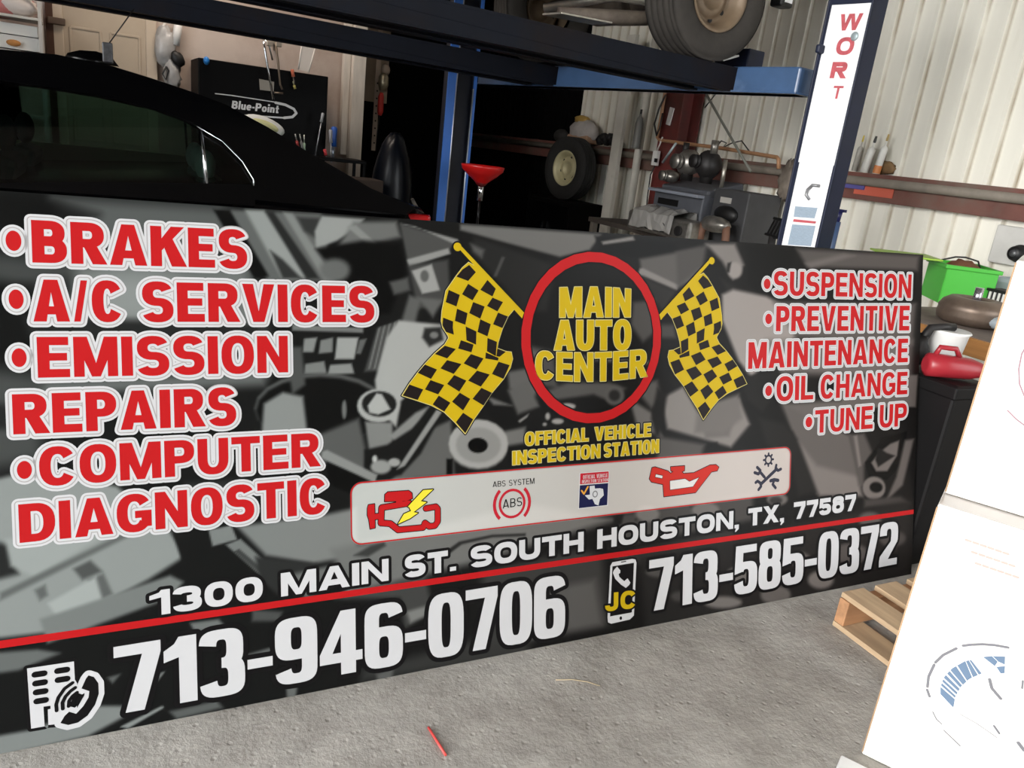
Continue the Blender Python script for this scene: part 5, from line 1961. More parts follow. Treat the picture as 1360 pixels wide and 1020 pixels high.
# ================================================================ OIL DRAIN
dp = at(641, 226, 6.7)
drain = thing('oil_drain', 'red oil drain bowl on a chrome tube under the lift', 'oil drain', (dp[0], dp[1], 0))
redp = mat('red_drain_plastic', (196, 22, 22), .3)
prof = [(.185, .02), (.19, .035), (.183, .04), (.172, .02), (.12, -.03), (.05, -.09), (.03, -.11), (.035, -.13), (.06, -.10), (.13, -.045), (.18, .0)]
MB().lathe(prof, dp, (0, 0, 1), 36, closed=True).build('bowl', redp, drain)
MB().rod(dp - UP * .11, dp - UP * .26, .026, n=16).build('collar', chrome, drain)
MB().rod(dp - UP * .26, (dp[0], dp[1], .6), .012, n=12).build('tube', mat('dark_tube', (30, 30, 32), .3, .6), drain)
MB().lathe([(.0, .62), (.10, .62), (.2, .55), (.22, .45), (.22, .1), (.2, .04), (.0, .04)], (dp[0], dp[1], 0), n=28).build('tank', mat('dark_red_tank', (90, 16, 18), .5), drain)
for k in range(3):
    t_ = k * 2.1
    MB().ball((dp[0] + .17 * math.cos(t_), dp[1] + .17 * math.sin(t_), .03), .03, 10, 8).build('castor', rubber, drain)

# ================================================================ SIDE WALL
def sw(x, y, off=0.0):
    return wall_pt(x, y, off)


# spare wheel standing on a dark cabinet
wc = sw(757, 224, .45)
cab = thing('steel_cabinet', 'low black steel cabinet under the spare wheel at the far wall', 'cabinet', (wc[0], wc[1], 0))
ztop = wc[2] - .37
cbm = np.array([wc[0], wc[1], 0])
MB().box(cbm + UP * (ztop / 2), (.5, 1.0, ztop), U, V, UP).build('body', darkm, cab, bevel=.006)
for k in (-1, 1):
    d_ = MB().box(cbm - U * .255 + V * (k * .25) + UP * (ztop / 2), (.015, .46, ztop - .1), U, V, UP).build('door', blackm, cab, bevel=.003)
    MB().box(cbm - U * .27 + V * (k * .06) + UP * (ztop * .6), (.02, .02, .12), U, V, UP).build('handle', chrome, d_)
sp_ = thing('spare_wheel', 'spare tyre on a cream steel rim standing on the dark cabinet', 'wheel', (wc[0], wc[1], ztop))
cream = mat('cream_steel_rim', (196, 188, 150), .45, .2, var=.12, scale=9)
wheel_parts(sp_, np.array([wc[0], wc[1], wc[2]]), .37, .21, unit(np.array([-1.0, -.22, 0])), rubber, cream, 6)

# white flat post and pipes on the far part of the wall
a = sw(829, 130, .26)
zc = mat('white_batten', (206, 202, 192), .6, var=.1, scale=5, dirt=(150, 140, 128), dirt_lo=.6, dirt_hi=.85)
tag(MB().box((a[0], a[1], 1.35), (.05, .16, 2.7), U, V).build('white_batten', zc, bevel=.004), 'wide white batten standing against the corrugated wall left of the maroon column', 'batten')
a = sw(856, 150, .20)
tag(MB().rod((a[0], a[1], 0), (a[0], a[1], 3.2), .045, n=16).build('drain_pipe', mat('white_pvc', (212, 208, 198), .4, var=.06)), 'white plastic pipe running up the wall left of the maroon column', 'pipe')
a = sw(848, 172, .30)
bt = thing('grey_bottle', 'slim grey bottle on the wall rail beside the white pipe', 'bottle', (a[0], a[1], 1.50))
MB().lathe([(.0, 0), (.042, 0), (.045, .02), (.045, .26), (.03, .32), (.014, .34), (.014, .36)], (a[0], a[1], 1.512), n=20).build('bottle', mat('dark_bottle', (120, 118, 114), .4), bt)
MB().rod((a[0], a[1], 1.87), (a[0], a[1], 1.92), .013, n=10).build('cap', trimb, bt)
# helmet shaped box and glove on the rail
hp = sw(776, 172, .17)
hz_ = 1.512
hd = thing('power_tool_case', 'pale grey and orange lump on the wall rail above the spare wheel', 'case', (hp[0], hp[1], hz_))
MB().ball((hp[0], hp[1], hz_ + .14), (.10, .30, .14), 18, 10, U, V, UP, noise=.08).build('shell', mat('grey_white_shell', (186, 180, 176), .6, var=.2), hd)
MB().box((hp[0], hp[1] + .02, hz_ + .05), (.18, .48, .10), U, V).build('base', mat('tan_base', (176, 142, 116), .7, var=.15), hd, bevel=.03)
MB().ball((hp[0], hp[1] + .08, hz_ + .28), (.07, .15, .05), 14, 8, U, V, UP, noise=.1).build('yellow_pad', mat('mustard_cloth', (170, 138, 70), .7), hd)
gp = sw(807, 182, .17)
glv = MB()
for k in range(5):
    glv.ball((gp[0], gp[1] + (k - 2) * .07, hz_ + .06 + .025 * (k % 2)), (.06, .06, .06), 12, 8, noise=.15)
tag(glv.build('black_glove', mat('black_leather', (26, 26, 27), .6)), 'black glove lying on the wall rail right of the pale lump', 'glove')
tag(MB().ball((sw(746, 178, .17)[0], sw(746, 178, .17)[1], hz_ + .07), (.08, .16, .08), 14, 8, U, V, UP, noise=.1).build('dark_rag', mat('dark_rag', (40, 38, 36), .8)), 'dark bundled rag at the left end of the wall rail', 'rag')

# copper pipe bent round the maroon column, cables, outlet
cop = mat('copper_brown_pipe', (176, 132, 98), .5, .3, var=.2, scale=10)
pp = [sw(884, 118, .36), sw(879, 150, .36), sw(873, 183, .36)]
pz = pp[-1][2]
tag(MB().tube([(pp[0][0], pp[0][1], 3.0), pp[0], pp[1], pp[2], sw(876, 186, .36), sw(905, 190, .36), sw(960, 197, .36), sw(1032, 209, .36), sw(1034, 212, .36), sw(1034, 224, .36)], .018, 8).build('copper_pipe', cop), 'brown copper pipe bent along the wall below the maroon column', 'pipe')
cab_ = mat('black_cable', (28, 26, 26), .5)
tag(MB().tube([sw(884, 126, .40), sw(875, 145, .40), sw(869, 165, .40), sw(872, 180, .40), sw(876, 170, .40), sw(880, 150, .40)], .010, 6).build('cable_loop', cab_), 'black cable hanging in a loop left of the maroon column', 'cable')
ob = sw(871, 208, .36)
ot = thing('outlet_box', 'white outlet box hanging on grey cables at the wall rail', 'outlet', ob)
wob = mat('white_outlet', (214, 212, 208), .4)
MB().box(sw(871, 210, .38), (.05, .07, .15), U, V, UP).build('box', wob, ot, bevel=.006)
MB().box(sw(871, 213, .41), (.008, .045, .04), U, V, UP).build('socket', trimb, ot)
MB().tube([sw(873, 200, .37), sw(877, 190, .37), sw(880, 182, .37)], .008, 6).build('cable', wob, ot)
MB().tube([sw(870, 220, .38), sw(864, 232, .38), sw(860, 260, .38), sw(858, 285, .38)], .007, 6).build('cable', cab_, ot)
sg = bk(0, 0)
pA, pB = sw(893, 143, .318), sw(887, 166, .318)
tag(MB().box((pA + pB) / 2, (.012, .07, np.linalg.norm(pB - pA)), U, np.cross(unit(pB - pA), U), pB - pA).build('white_tag', wob, bevel=.004), 'white plastic tag hanging on the maroon column', 'tag')
pA, pB = sw(898, 190, .42), sw(880, 216, .42)
tag(MB().rod(pA, pB, .013, n=10).build('socket_bar', MATS['pale_steel']), 'pale bar hanging aslant under the copper pipe', 'bar')
# long cable sagging from the lift to the rail
tag(MB().tube([sw(935, 120, .45), sw(955, 155, .45), sw(975, 190, .45), sw(997, 228, .45)], .012, 8).build('grey_hose', mat('grey_green_hose', (112, 112, 104), .5)), 'grey green hose slanting down across the corrugated wall', 'hose')
tag(MB().tube([sw(952, 195, .34), sw(958, 187, .34), sw(965, 190, .34), sw(960, 196, .34), sw(972, 190, .34), sw(985, 187, .34), sw(996, 202, .34)], .006, 6).build('wire_coil', cab_), 'loose black wire curling on the wall rail beside the hose', 'wire')
tag(MB().tube([sw(936, 143, .45), sw(944, 133, .45), sw(951, 124, .45)], .006, 6).build('black_wire', cab_), 'short black wire hanging below the lift beam', 'wire')

# bench along the wall
bz = .74
bnA, bnB = along(sw(1010, 240)), along(sw(868, 215))
bench = thing('long_bench', 'long dark bench along the corrugated wall behind the sign', 'bench', WALLP + V * ((bnA + bnB) / 2))
bL = bnB - bnA
bc = WALLP + V * ((bnA + bnB) / 2) - U * .42
MB().box(bc + UP * (bz - .025), (.7, bL, .05), U, V, UP).build('top', mat('dark_bench_wood', (70, 62, 56), .8, var=.2), bench, bevel=.005)
for k in (-1, 0, 1):
    for s in (-1, 1):
        MB().box(bc + V * (k * (bL / 2 - .05)) + U * (s * .3) + UP * ((bz - .05) / 2), (.06, .06, bz - .05), U, V, UP).build('leg', girtgrey, bench)


def wbox(x0, x1, y0, y1, off, depth):
    """Box whose front face spans the given pixels on a plane in front of the side wall."""
    a, b = sw(x0, (y0 + y1) / 2, off), sw(x1, (y0 + y1) / 2, off)
    xm = (x0 + x1) / 2
    zt, zb = sw(xm, y0, off)[2], sw(xm, y1, off)[2]
    c = (a + b) / 2
    w = abs(along(a) - along(b))
    return np.array([c[0], c[1], 0]), w, zt, zb, depth


grey = mat('grey_machine_paint', (84, 86, 92), .5, var=.12, scale=6)
greyd = mat('dark_machine_paint', (60, 60, 62), .55, var=.15, scale=6)
c, w, zt, zb, d = wbox(866, 932, 253, 300, .62, .5)
pr = thing('parts_washer', 'grey slotted machine among engine parts beside the wall', 'machine', (c[0], c[1], bz))
pb_ = c + U * .25
MB().box(pb_ + UP * ((zt + bz) / 2), (.5, w, zt - bz), U, V, UP).build('body', grey, pr, bevel=.012)
MB().box(pb_ + UP * (zt + .04) + U * .03, (.44, w * .96, .10), unit(U + UP * .25), V, unit(UP - U * .25)).build('lid', grey, pr, bevel=.02)
MB().box(pb_ - U * .29 + UP * (zt - .02), (.09, w * 1.02, .03), U, V, UP).build('shelf', mat('pale_grey_ledge', (132, 136, 146), .4), pr, bevel=.006)
MB().box(pb_ - U * .252 + V * (w * .18) + UP * (zt - .12), (.01, w * .42, .06), U, V, UP).build('slot', trimb, pr)
c, w, zt, zb, d = wbox(943, 990, 252, 322, .55, .4)
gc_ = thing('grey_cabinet', 'dark grey cabinet with a pale label beside the slotted machine', 'cabinet', (c[0], c[1], bz))
MB().box(c + U * .2 + UP * ((zt + bz) / 2), (.4, w, zt - bz), U, V, UP).build('body', greyd, gc_, bevel=.01)
lb = sw(964, 266, .553)
MB().box(lb, (.006, .14, .05), U, V, UP).build('label', mat('pale_label', (170, 166, 160), .5), gc_)
lb = sw(964, 285, .56)
MB().ball(lb, (.05, .15, .08), 14, 8, U, V, UP).build('recess', trimb, gc_)
ztm = zt
# parts piled on top of the machines
alu = mat('oily_aluminium', (150, 146, 140), .35, .8, var=.35, scale=14)
oil = mat('oily_black_iron', (44, 42, 42), .5, .4, var=.3, scale=12)


def lump(name, label, cat, x, y, rad, m_, base_z, parts=()):
    p = sw(x, y, .56)
    t = thing(name, label, cat, (p[0], p[1], base_z))
    MB().ball(p, rad, 18, 12, U, V, UP, noise=.05).build('housing', m_, t)
    for kind, dx, dy, dz, r, h, ax, mm in parts:
        q_ = p + U * dx + V * dy + UP * dz
        if kind == 'c':
            MB().lathe([(0, 0), (r, 0), (r, h * .3), (r * .8, h * .35), (r * .8, h * .8), (r, h * .85), (r, h), (0, h)], q_, ax, 20).build('pulley', mm, t)
        else:
            MB().rod(q_, q_ + np.array(ax) * h, r, n=12).build('stud', mm, t)
    if p[2] - rad[2] > base_z + .01:
        MB().rod((p[0], p[1], base_z), p, rad[0] * .5, n=12).build('foot', oil, t)
    return t


ztp = sw(900, 253, .62)[2] + .10
lump('alternator', 'round metal alternator on the slotted grey machine', 'alternator', 915, 216, (.12, .13, .12), alu, ztp, (('c', -.12, 0, 0, .07, .06, -U, alu), ('r', 0, .08, .08, .03, .10, UP, oil)))
lump('starter_motor', 'black starter motor right of the round alternator', 'starter', 941, 219, (.12, .12, .13), oil, ztp, (('c', -.12, .03, .02, .06, .05, -U, oil), ('r', -.02, -.06, .10, .035, .12, UP, alu)))
lump('carburettor', 'grey carburettor lying left on the slotted machine', 'carburettor', 890, 234, (.08, .10, .06), alu, ztp - .04, (('c', -.07, .0, 0, .05, .04, -U, alu),))
pA, pB = sw(964, 212, .5), sw(958, 249, .5)
tag(MB().rod(pA, pB, .02, n=12).build('chrome_rod', MATS['worn_exhaust_steel']), 'upright bright rod between the starter and the wall rail', 'rod')
# cylinder heads wrapped in film in front
c0_ = sw(880, 312, .85)
ch = thing('cylinder_head', 'grey cylinder head partly wrapped in clear film behind the sign top', 'cylinder head', (c0_[0], c0_[1], bz))
hz0 = bz
f0 = sw(845, 300, .78)
f1 = sw(930, 306, .78)
cdir = V
hw_ = abs(along(f0) - along(f1))
hc = (f0 + f1) / 2
hzt = sw(890, 287, .78)[2]
MB().box((hc[0], hc[1], (hzt + bz) / 2), (.26, hw_, hzt - bz), U, V).build('casting', alu, ch, bevel=.03)
for k in range(4):
    q_ = np.array([hc[0], hc[1], (hzt + bz) / 2 - .01]) - U * .125 + V * (hw_ * (-.36 + .24 * k))
    MB().rod(q_, q_ - U * .03, .045, n=18).build('port', oil, ch)
fvs, ffs = [], []
for i in range(13):
    for j in range(9):
        s = -.55 + 1.1 * i / 12
        pth = [(-.17, hzt - .14), (-.16, hzt - .07), (-.14, hzt + .01), (-.05, hzt + .05), (.03, hzt + .06), (.1, hzt + .07), (.13, hzt + .05), (.14, hzt), (.145, hzt - .06)][j]
        fvs.append(np.array([hc[0], hc[1], 0]) + V * (hw_ * s * .6 + .06) + U * (pth[0] + random.uniform(-.008, .008)) + UP * (pth[1] + random.uniform(-.014, .014)))
for i in range(12):
    for j in range(8):
        ffs.append((i * 9 + j, i * 9 + j + 1, (i + 1) * 9 + j + 1, (i + 1) * 9 + j))
film = MB().add(fvs, ffs, False)
tag(film.build('plastic_sheet', mat('cloudy_film', (150, 148, 145), .2, spec=.9)), 'crumpled cloudy plastic sheet draped over the grey cylinder head', 'plastic sheet')
# brown cast bracket right of it
hp_ = sw(950, 298, .76)
br = thing('transmission_mount', 'brown and grey cast bracket below the pale label', 'bracket', (hp_[0], hp_[1], bz))
MB().ball((hp_[0], hp_[1], hp_[2]), (.09, .17, .07), 16, 10, U, V, UP, noise=.08).build('hub', alu, br)
for s in (-1, 1):
    q_ = np.array([hp_[0], hp_[1], hp_[2]]) + V * (s * .14)
    MB().tube([q_, q_ + V * (s * .02) - UP * .1, (q_[0], q_[1] + s * .02, bz)], .035, 10).build('leg', mat('rusty_cast_iron', (110, 78, 62), .7, var=.3), br)
# slotted black pedal thing near the post
pd = sw(1032, 303, .9)
pc_ = thing('drain_grate', 'black slotted grate tilted beside the lift column behind the sign', 'grate', pd)
axu = unit(V * -1.0 + U * -.35)
ax3 = unit(UP * .8 + U * .35)
for k in range(4):
    MB().box(pd + axu * ((k - 1.5) * .055), (.038, .02, .13), axu, np.cross(axu, ax3), ax3).build('bar', trimb, pc_, bevel=.006)
for s in (-1, 1):
    MB().box(pd + ax3 * (s * .07), (.23, .03, .02), axu, np.cross(axu, ax3), ax3).build('rail', trimb, pc_, bevel=.004)
MB().rod(pd - ax3 * .07, (pd[0], pd[1], bz - .2), .03, n=12).build('stem', oil, pc_)
MB().rod((pd[0], pd[1], bz - .2), (pd[0], pd[1], .0), .05, n=12).build('stand', oil, pc_)
# torn rag on the rail left of the post
rgp = sw(1045, 240, .16)
tag(MB().ball((rgp[0], rgp[1], rgp[2]), (.04, .09, .17), 14, 10, U, V, UP, noise=.25).build('grey_rag', mat('grey_brown_cloth', (116, 106, 96), .8, var=.3, scale=14)), 'grey brown rag hanging over the wall rail left of the lift column', 'rag')

# sealant tubes on the rail right of the post
rz_ = 1.512
capr = [(198, 176, 70), (60, 60, 58), (176, 150, 90)]
for k, (x, y, lbl, hh, tilt) in enumerate(((1133, 228, 'slim grey sealant tube with a yellow tip nearest the lift column', .24, .03), (1147, 228, 'fat white sealant tube in the middle of the three on the rail', .24, .06), (1163, 228, 'white sealant tube with an orange foot at the right of the three', .26, .05))):
    b_ = sw(x, 232, .10)
    b_ = np.array([b_[0], b_[1], rz_])
    t = thing('sealant_tube', lbl, 'sealant tube', b_, 'sealant tubes on the wall rail')
    axv = unit(UP + V * -tilt * 2)
    rr0 = (.022, .034, .028)[k]
    MB().lathe([(0, 0), (rr0, 0), (rr0, hh * .72), (rr0 * .8, hh * .78), (rr0 * .3, hh * .82), (rr0 * .2, hh)], b_, axv, 18).build('tube', mat(('grey_tube', 'white_tube', 'white_tube')[k], ((170, 166, 158), (224, 222, 216), (224, 222, 216))[k], .4), t)
    MB().lathe([(rr0 * .3, 0), (rr0 * .35, .015), (rr0 * .25, .05), (0, .052)], b_ + axv * (hh * .96), axv, 14).build('tip', mat('tip_%d' % k, capr[k], .5), t)
    if k == 2:
        MB().lathe([(rr0 * 1.05, 0), (rr0 * 1.05, .06)], b_, axv, 18).build('band', mat('orange_band', (196, 120, 66), .5), t)
st_ = sw(1176, 225, .035)
rst = mat('rust_stain', (120, 92, 60), .8, var=.3, scale=10)
tag(MB().ball((st_[0], st_[1], rz_ + .05), (.03, .09, .05), 14, 8, U, V, UP, noise=.2).build('rusty_scrap', rst), 'rusty brown scrap on the rail right of the sealant tubes', 'scrap')
tag(MB().box(sw(1131, 246, .125), (.02, .26, .05), U, V, UP).build('blue_strip', mat('violet_tape', (84, 80, 140), .5)), 'violet blue strip stuck on the maroon rail beside the lift column', 'strip')
tag(MB().box(sw(1160, 254, .118), (.008, .36, .075), U, V, UP).build('orange_label', mat('orange_label', (196, 96, 76), .5)), 'orange red patch on the maroon rail right of the lift column', 'patch')
bd_ = sw(1110, 305, .6)
bs = thing('blue_grease_gun', 'dark blue grease gun standing just right of the lift column', 'grease gun', (bd_[0], bd_[1], 0))
MB().rod((bd_[0], bd_[1], .7), (bd_[0], bd_[1], bd_[2] + .06), .025, n=14).build('barrel', mat('dusky_blue', (70, 92, 130), .4), bs)
MB().rod((bd_[0], bd_[1], bd_[2] + .06), (bd_[0], bd_[1], bd_[2] + .14), .016, .022, n=12).build('head', mat('deep_blue', (34, 36, 84), .4), bs)
MB().box((bd_[0], bd_[1], bd_[2] + .145), (.03, .10, .02)).build('lever', MATS['deep_blue'], bs)
MB().rod((bd_[0], bd_[1], 0), (bd_[0], bd_[1], .7), .04, n=12).build('stand', oil, bs)

# ================================================================ RIGHT-HAND BENCH
BW = mat('orange_bench_wood', (176, 122, 66), .6, var=.2, scale=5, stretch=(8, .6, 8))
BT = mat('dusty_bench_top', (122, 110, 102), .85, var=.2, scale=6)
be0, be1 = on_z(1222, 428, .75), on_z(1325, 457, .75)
bdv = unit(be0 - be1)
bdv[2] = 0
bdp = np.array([bdv[1], -bdv[0], 0])          # towards the wall
be0 = be0
wb = thing('work_bench', 'wooden work bench with an orange edge right of the sign', 'bench', (be0[0], be0[1], 0))
bcen = be0 + bdv * -.75 + bdp * .40
bcen = np.array([bcen[0], bcen[1], 0])
MB().box(bcen + UP * .735 , (2.3, .78, .03), bdv, bdp, UP).build('top', BT, wb, bevel=.004)
MB().box(bcen + UP * .70 - bdp * .40, (2.3, .03, .09), bdv, bdp, UP).build('edge_board', BW, wb, bevel=.004, label='orange brown edge board')
for s in (-1, 1):
    for k in (-1, 1):
        MB().box(bcen + bdv * (s * 1.05) + bdp * (k * .32) + UP * .36, (.09, .09, .72), bdv, bdp, UP).build('leg', BW, wb)
MB().box(bcen + UP * .22, (2.1, .6, .03), bdv, bdp, UP).build('shelf', BT, wb)
# torque converter
tcp = on_z(1280, 430, .75)
tv = thing('torque_converter', 'brown doughnut shaped torque converter on the bench', 'torque converter', (tcp[0], tcp[1], .75))
tq = np.array([tcp[0], tcp[1], .75]) + bdp * .05
R0 = .18
MB().lathe([(0, .012), (R0 * .78, .0), (R0 * .95, .02), (R0, .05), (R0 * .97, .075), (R0 * .99, .085), (R0 * .9, .115), (R0 * .7, .14), (R0 * .5, .142), (R0 * .34, .125), (R0 * .26, .105), (0, .10)], tq, n=40).build('shell', mat('brown_steel', (122, 106, 94), .42, .5, var=.25, scale=10), tv)
MB().rod(tq + UP * .10, tq + UP * .20, .022, n=18).build('hub', mat('polished_hub', (200, 196, 206), .2, .9), tv)
# green tote, turned so that its corner points at the reader
g1 = np.array([math.sin(math.radians(125)), math.cos(math.radians(125)), 0])
g2 = np.array([math.sin(math.radians(35)), math.cos(math.radians(35)), 0])
gk = on_z(1246, 402, .75)
gt = thing('green_tote', 'bright green plastic tote at the back of the work bench', 'tote', (gk[0], gk[1], .75))
green = mat('green_tote_plastic', (74, 178, 62), .4, spec=.4)
L1, L2, gz_ = .30, .34, .245
gcx = np.array([gk[0], gk[1], .75]) + g1 * (L1 / 2) + g2 * (L2 / 2)
e = MB()
for sgn in (-1, 1):
    e.box(gcx + g1 * (sgn * L1 / 2) + UP * gz_ / 2, (.008, L2, gz_), g1, g2, UP)
    e.box(gcx + g2 * (sgn * L2 / 2) + UP * gz_ / 2, (L1, .008, gz_), g1, g2, UP)
e.box(gcx + UP * .006, (L1, L2, .012), g1, g2, UP)
e.build('bin', green, gt)
e = MB()
for sgn in (-1, 1):
    e.box(gcx + g1 * (sgn * (L1 / 2 + .008)) + UP * (gz_ - .012), (.022, L2 + .034, .024), g1, g2, UP)
    e.box(gcx + g2 * (sgn * (L2 / 2 + .008)) + UP * (gz_ - .012), (L1 + .034, .022, .024), g1, g2, UP)
e.build('rim', green, gt, bevel=.004)
MB().box(gcx - g1 * (L1 / 2 + .20) + g2 * .05 + UP * (gz_ + .01), (.36, L2, .012), unit(g1 + UP * .02), g2, np.cross(unit(g1 + UP * .02), g2)).build('lid', mat('lime_tote_lid', (150, 186, 70), .4), gt, bevel=.004)
tag(MB().ball(gcx + UP * .17, (.11, .12, .10), 16, 10, noise=.12).build('brown_rag', mat('brown_cloth', (112, 70, 48), .8, var=.2)), 'brown rag heaped in the green tote', 'rag')
cpt = gcx + UP * (gz_ + .01)
tag(MB().tube([cpt - g1 * .14 + g2 * .0, cpt - g1 * .06 + UP * .03, cpt + UP * .035, cpt + g1 * .08 + UP * .02, cpt + g1 * .10 - UP * .02], .006, 6).build('tote_cable', cab_), 'black cable trailing over the rim of the green tote', 'cable')
# air filter and pale pads at the right
af = on_z(1334, 418, .75)
ft = thing('air_filter', 'pleated white air filter at the right end of the bench', 'air filter', (af[0], af[1], .75))
fc = np.array([af[0], af[1], .75]) + bdp * .02
MB().box(fc + UP * .06 + bdp * .06, (.30, .13, .12), bdv, bdp, UP).build('pleat_body', mat('dark_pleats', (40, 40, 42), .7), ft)
for k in range(10):
    MB().box(fc + UP * .075 + bdv * (-.13 + k * .029) - bdp * .006, (.013, .012, .085), bdv, bdp, UP).build('pleat', mat('white_pleat', (226, 224, 220), .6), ft)
MB().box(fc + UP * .128 + bdp * .06, (.32, .15, .016), bdv, bdp, UP).build('frame', trimb, ft, bevel=.004)
palem = mat('pale_blue_foam', (192, 204, 212), .6, var=.06)
fp = on_z(1350, 447, .75)
tag(MB().ball(np.array([fp[0], fp[1], .795]) - bdp * .02, (.15, .09, .045), 16, 10, bdv, bdp, UP, noise=.06).build('pale_pad', palem), 'pale blue pad in front of the pleated filter', 'pad')
fp = on_z(1345, 410, .75)
tag(MB().box(np.array([fp[0], fp[1], .84]) + bdp * .14, (.45, .20, .18), bdv, bdp, UP).build('pale_box', palem, bevel=.03), 'pale blue carton behind the pleated filter', 'carton')
# nozzle on a grey plate at the wall
npn = sw(1352, 330, .065)
nz = thing('air_hose_reel', 'round black fitting on a pale grey wall plate at the right edge', 'fitting', npn)
MB().box(sw(1352, 328, .055), (.04, .34, .26), U, V, UP).build('plate', mat('pale_grey_plate', (196, 194, 190), .6, var=.08), nz, bevel=.01)
MB().lathe([(0, .09), (.035, .09), (.048, .075), (.048, .03), (.06, .02), (.06, 0)], sw(1355, 337, .075), -U, 24).build('fitting', trimb, nz)
MB().lathe([(0, .093), (.024, .093), (.024, .08)], sw(1355, 337, .075), -U, 20).build('bore', mat('grey_bore', (96, 96, 98), .4, .5), nz)

# ================================================================ BLACK BIN WITH RED JUG AND BOWL
bk0 = on_z(1250, 745, 0.0)
BXR, BYF = float(bk0[0]), float(bk0[1])
BH = .80
for z_ in np.linspace(.6, 1.0, 81):
    c_ = RM.T @ (np.array([BXR, BYF, z_]) - CAM)
    if 510 + FPX * c_[1] / c_[2] > 512:
        BH = float(z_)
bw_ = max(.12, BXR - 2.672)
bin_ = thing('waste_bin', 'tall black waste bin standing at the right end of the sign', 'bin', (BXR - bw_ / 2, BYF + .22, 0))
bq0 = np.array([BXR - bw_ / 2, BYF + .22, 0])
binm = mat('black_bin_plastic', (13, 12, 13), .55, spec=.2)
e = MB()
e.box(bq0 + UP * (BH / 2), (bw_ - .01, .43, BH))
e.build('body', binm, bin_, bevel=.012)
MB().box(bq0 + UP * (BH - .03), (bw_, .44, .05)).build('rim', binm, bin_, bevel=.008)
top = BH
YJ = BYF + .14
yv = np.array([0, 1.0, 0])
jr = on_n(1246, 478, (0, YJ, 0), yv)
jug = thing('red_jug', 'red plastic jug lying on top of the black bin', 'jug', (BXR - .08, YJ, top))
redj = mat('red_jug_plastic', (150, 36, 46), .35)
ja = unit(np.array([.9, -.44, 0]))
jc = np.array([BXR - .125, YJ - .05, top + .046])
MB().tube([jc - ja * .12, jc - ja * .11, jc - ja * .04, jc + ja * .05, jc + ja * .085, jc + ja * .11], [.026, .044, .044, .04, .03, .02], 18).build('body', redj, jug)
MB().rod(jc + ja * .11, jc + ja * .135, .022, n=16).build('cap', mat('pale_red_cap', (206, 120, 112), .4), jug)
MB().tube([jc - ja * .09 + UP * .04, jc - ja * .08 + UP * .07, jc - ja * .02 + UP * .07, jc + ja * .0 + UP * .04], .010, 10).build('handle', redj, jug)
bwl = thing('white_bowl', 'grey bowl with a bright white rim on top of the black bin', 'bowl', (BXR - .022, BYF + .225, top))
bq = np.array([BXR - .022, BYF + .225, top])
MB().lathe([(0, .004), (.05, .004), (.058, .03), (.072, .145), (.080, .153), (.075, .159), (.066, .151), (.0, .147)], bq, n=32).build('bowl', mat('white_bowl_plastic', (226, 226, 224), .4), bwl)
k0 = np.array([BXR - .16, BYF + .25, top + .07])
bk_ = thing('black_bracket', 'black greasy bracket leaning on the white rimmed bowl', 'bracket', (k0[0], k0[1], top))
MB().ball(k0, (.04, .06, .07), 14, 10, noise=.15).build('lump', oil, bk_)
MB().tube([k0, k0 + np.array([.03, -.02, .095]), bq + np.array([-.05, -.01, .172]), bq + np.array([-.01, -.02, .172])], [.022, .016, .014, .016], 10).build('arm', oil, bk_)
# cartons low between bin and box
lc = on_z(1264, 640, .0)
tag(MB().box((lc[0] + .15, lc[1] + .16, .17), (.36, .3, .34), bdp, bdv).build('grey_carton', mat('grey_card', (150, 144, 136), .8, var=.1), bevel=.006), 'pale grey carton standing on the floor between the black bin and the white cartons', 'carton')
lc2 = on_z(1258, 700, .0)
tag(MB().box((lc2[0] + .12, lc2[1] + .10, .10), (.30, .24, .20), bdp, bdv).build('dark_crate', mat('slate_crate', (70, 72, 76), .6, var=.1), bevel=.01), 'dark slate crate in front of the pale grey carton', 'crate')

# ================================================================ PALLET
wood = mat('pallet_pine', (186, 160, 128), .75, var=.16, scale=5, stretch=(6, .7, 6), dirt=(140, 116, 94), dirt_lo=.45, dirt_hi=.8)
woodx = mat('pallet_stringer_pine', (170, 126, 90), .75, var=.2, scale=5, stretch=(.7, 6, 6), dirt=(126, 92, 66), dirt_lo=.5, dirt_hi=.8)
PX0, PY1, PY0 = 2.05, 1.485, 1.045
pal = thing('pallet', 'small pine pallet on the concrete floor behind the white box', 'pallet', (PX0 + .45, 1.26, 0))
yc = (PY0 + PY1) / 2
for yy in (PY1 - .02, PY0 + .02):
    MB().box((PX0 + .45, yy, .065), (.9, .038, .088)).build('stringer', woodx, pal, bevel=.003)
for k in range(6):
    MB().box((PX0 + .055 + k * .158, yc, .119), (.105 if k else .10, PY1 - PY0, .018)).build('deck_board', wood, pal, bevel=.002)
for k in (0, 2.5, 5):
    MB().box((PX0 + .05 + k * .158, yc, .011), (.10, PY1 - PY0, .018)).build('bottom_board', wood, pal, bevel=.002)

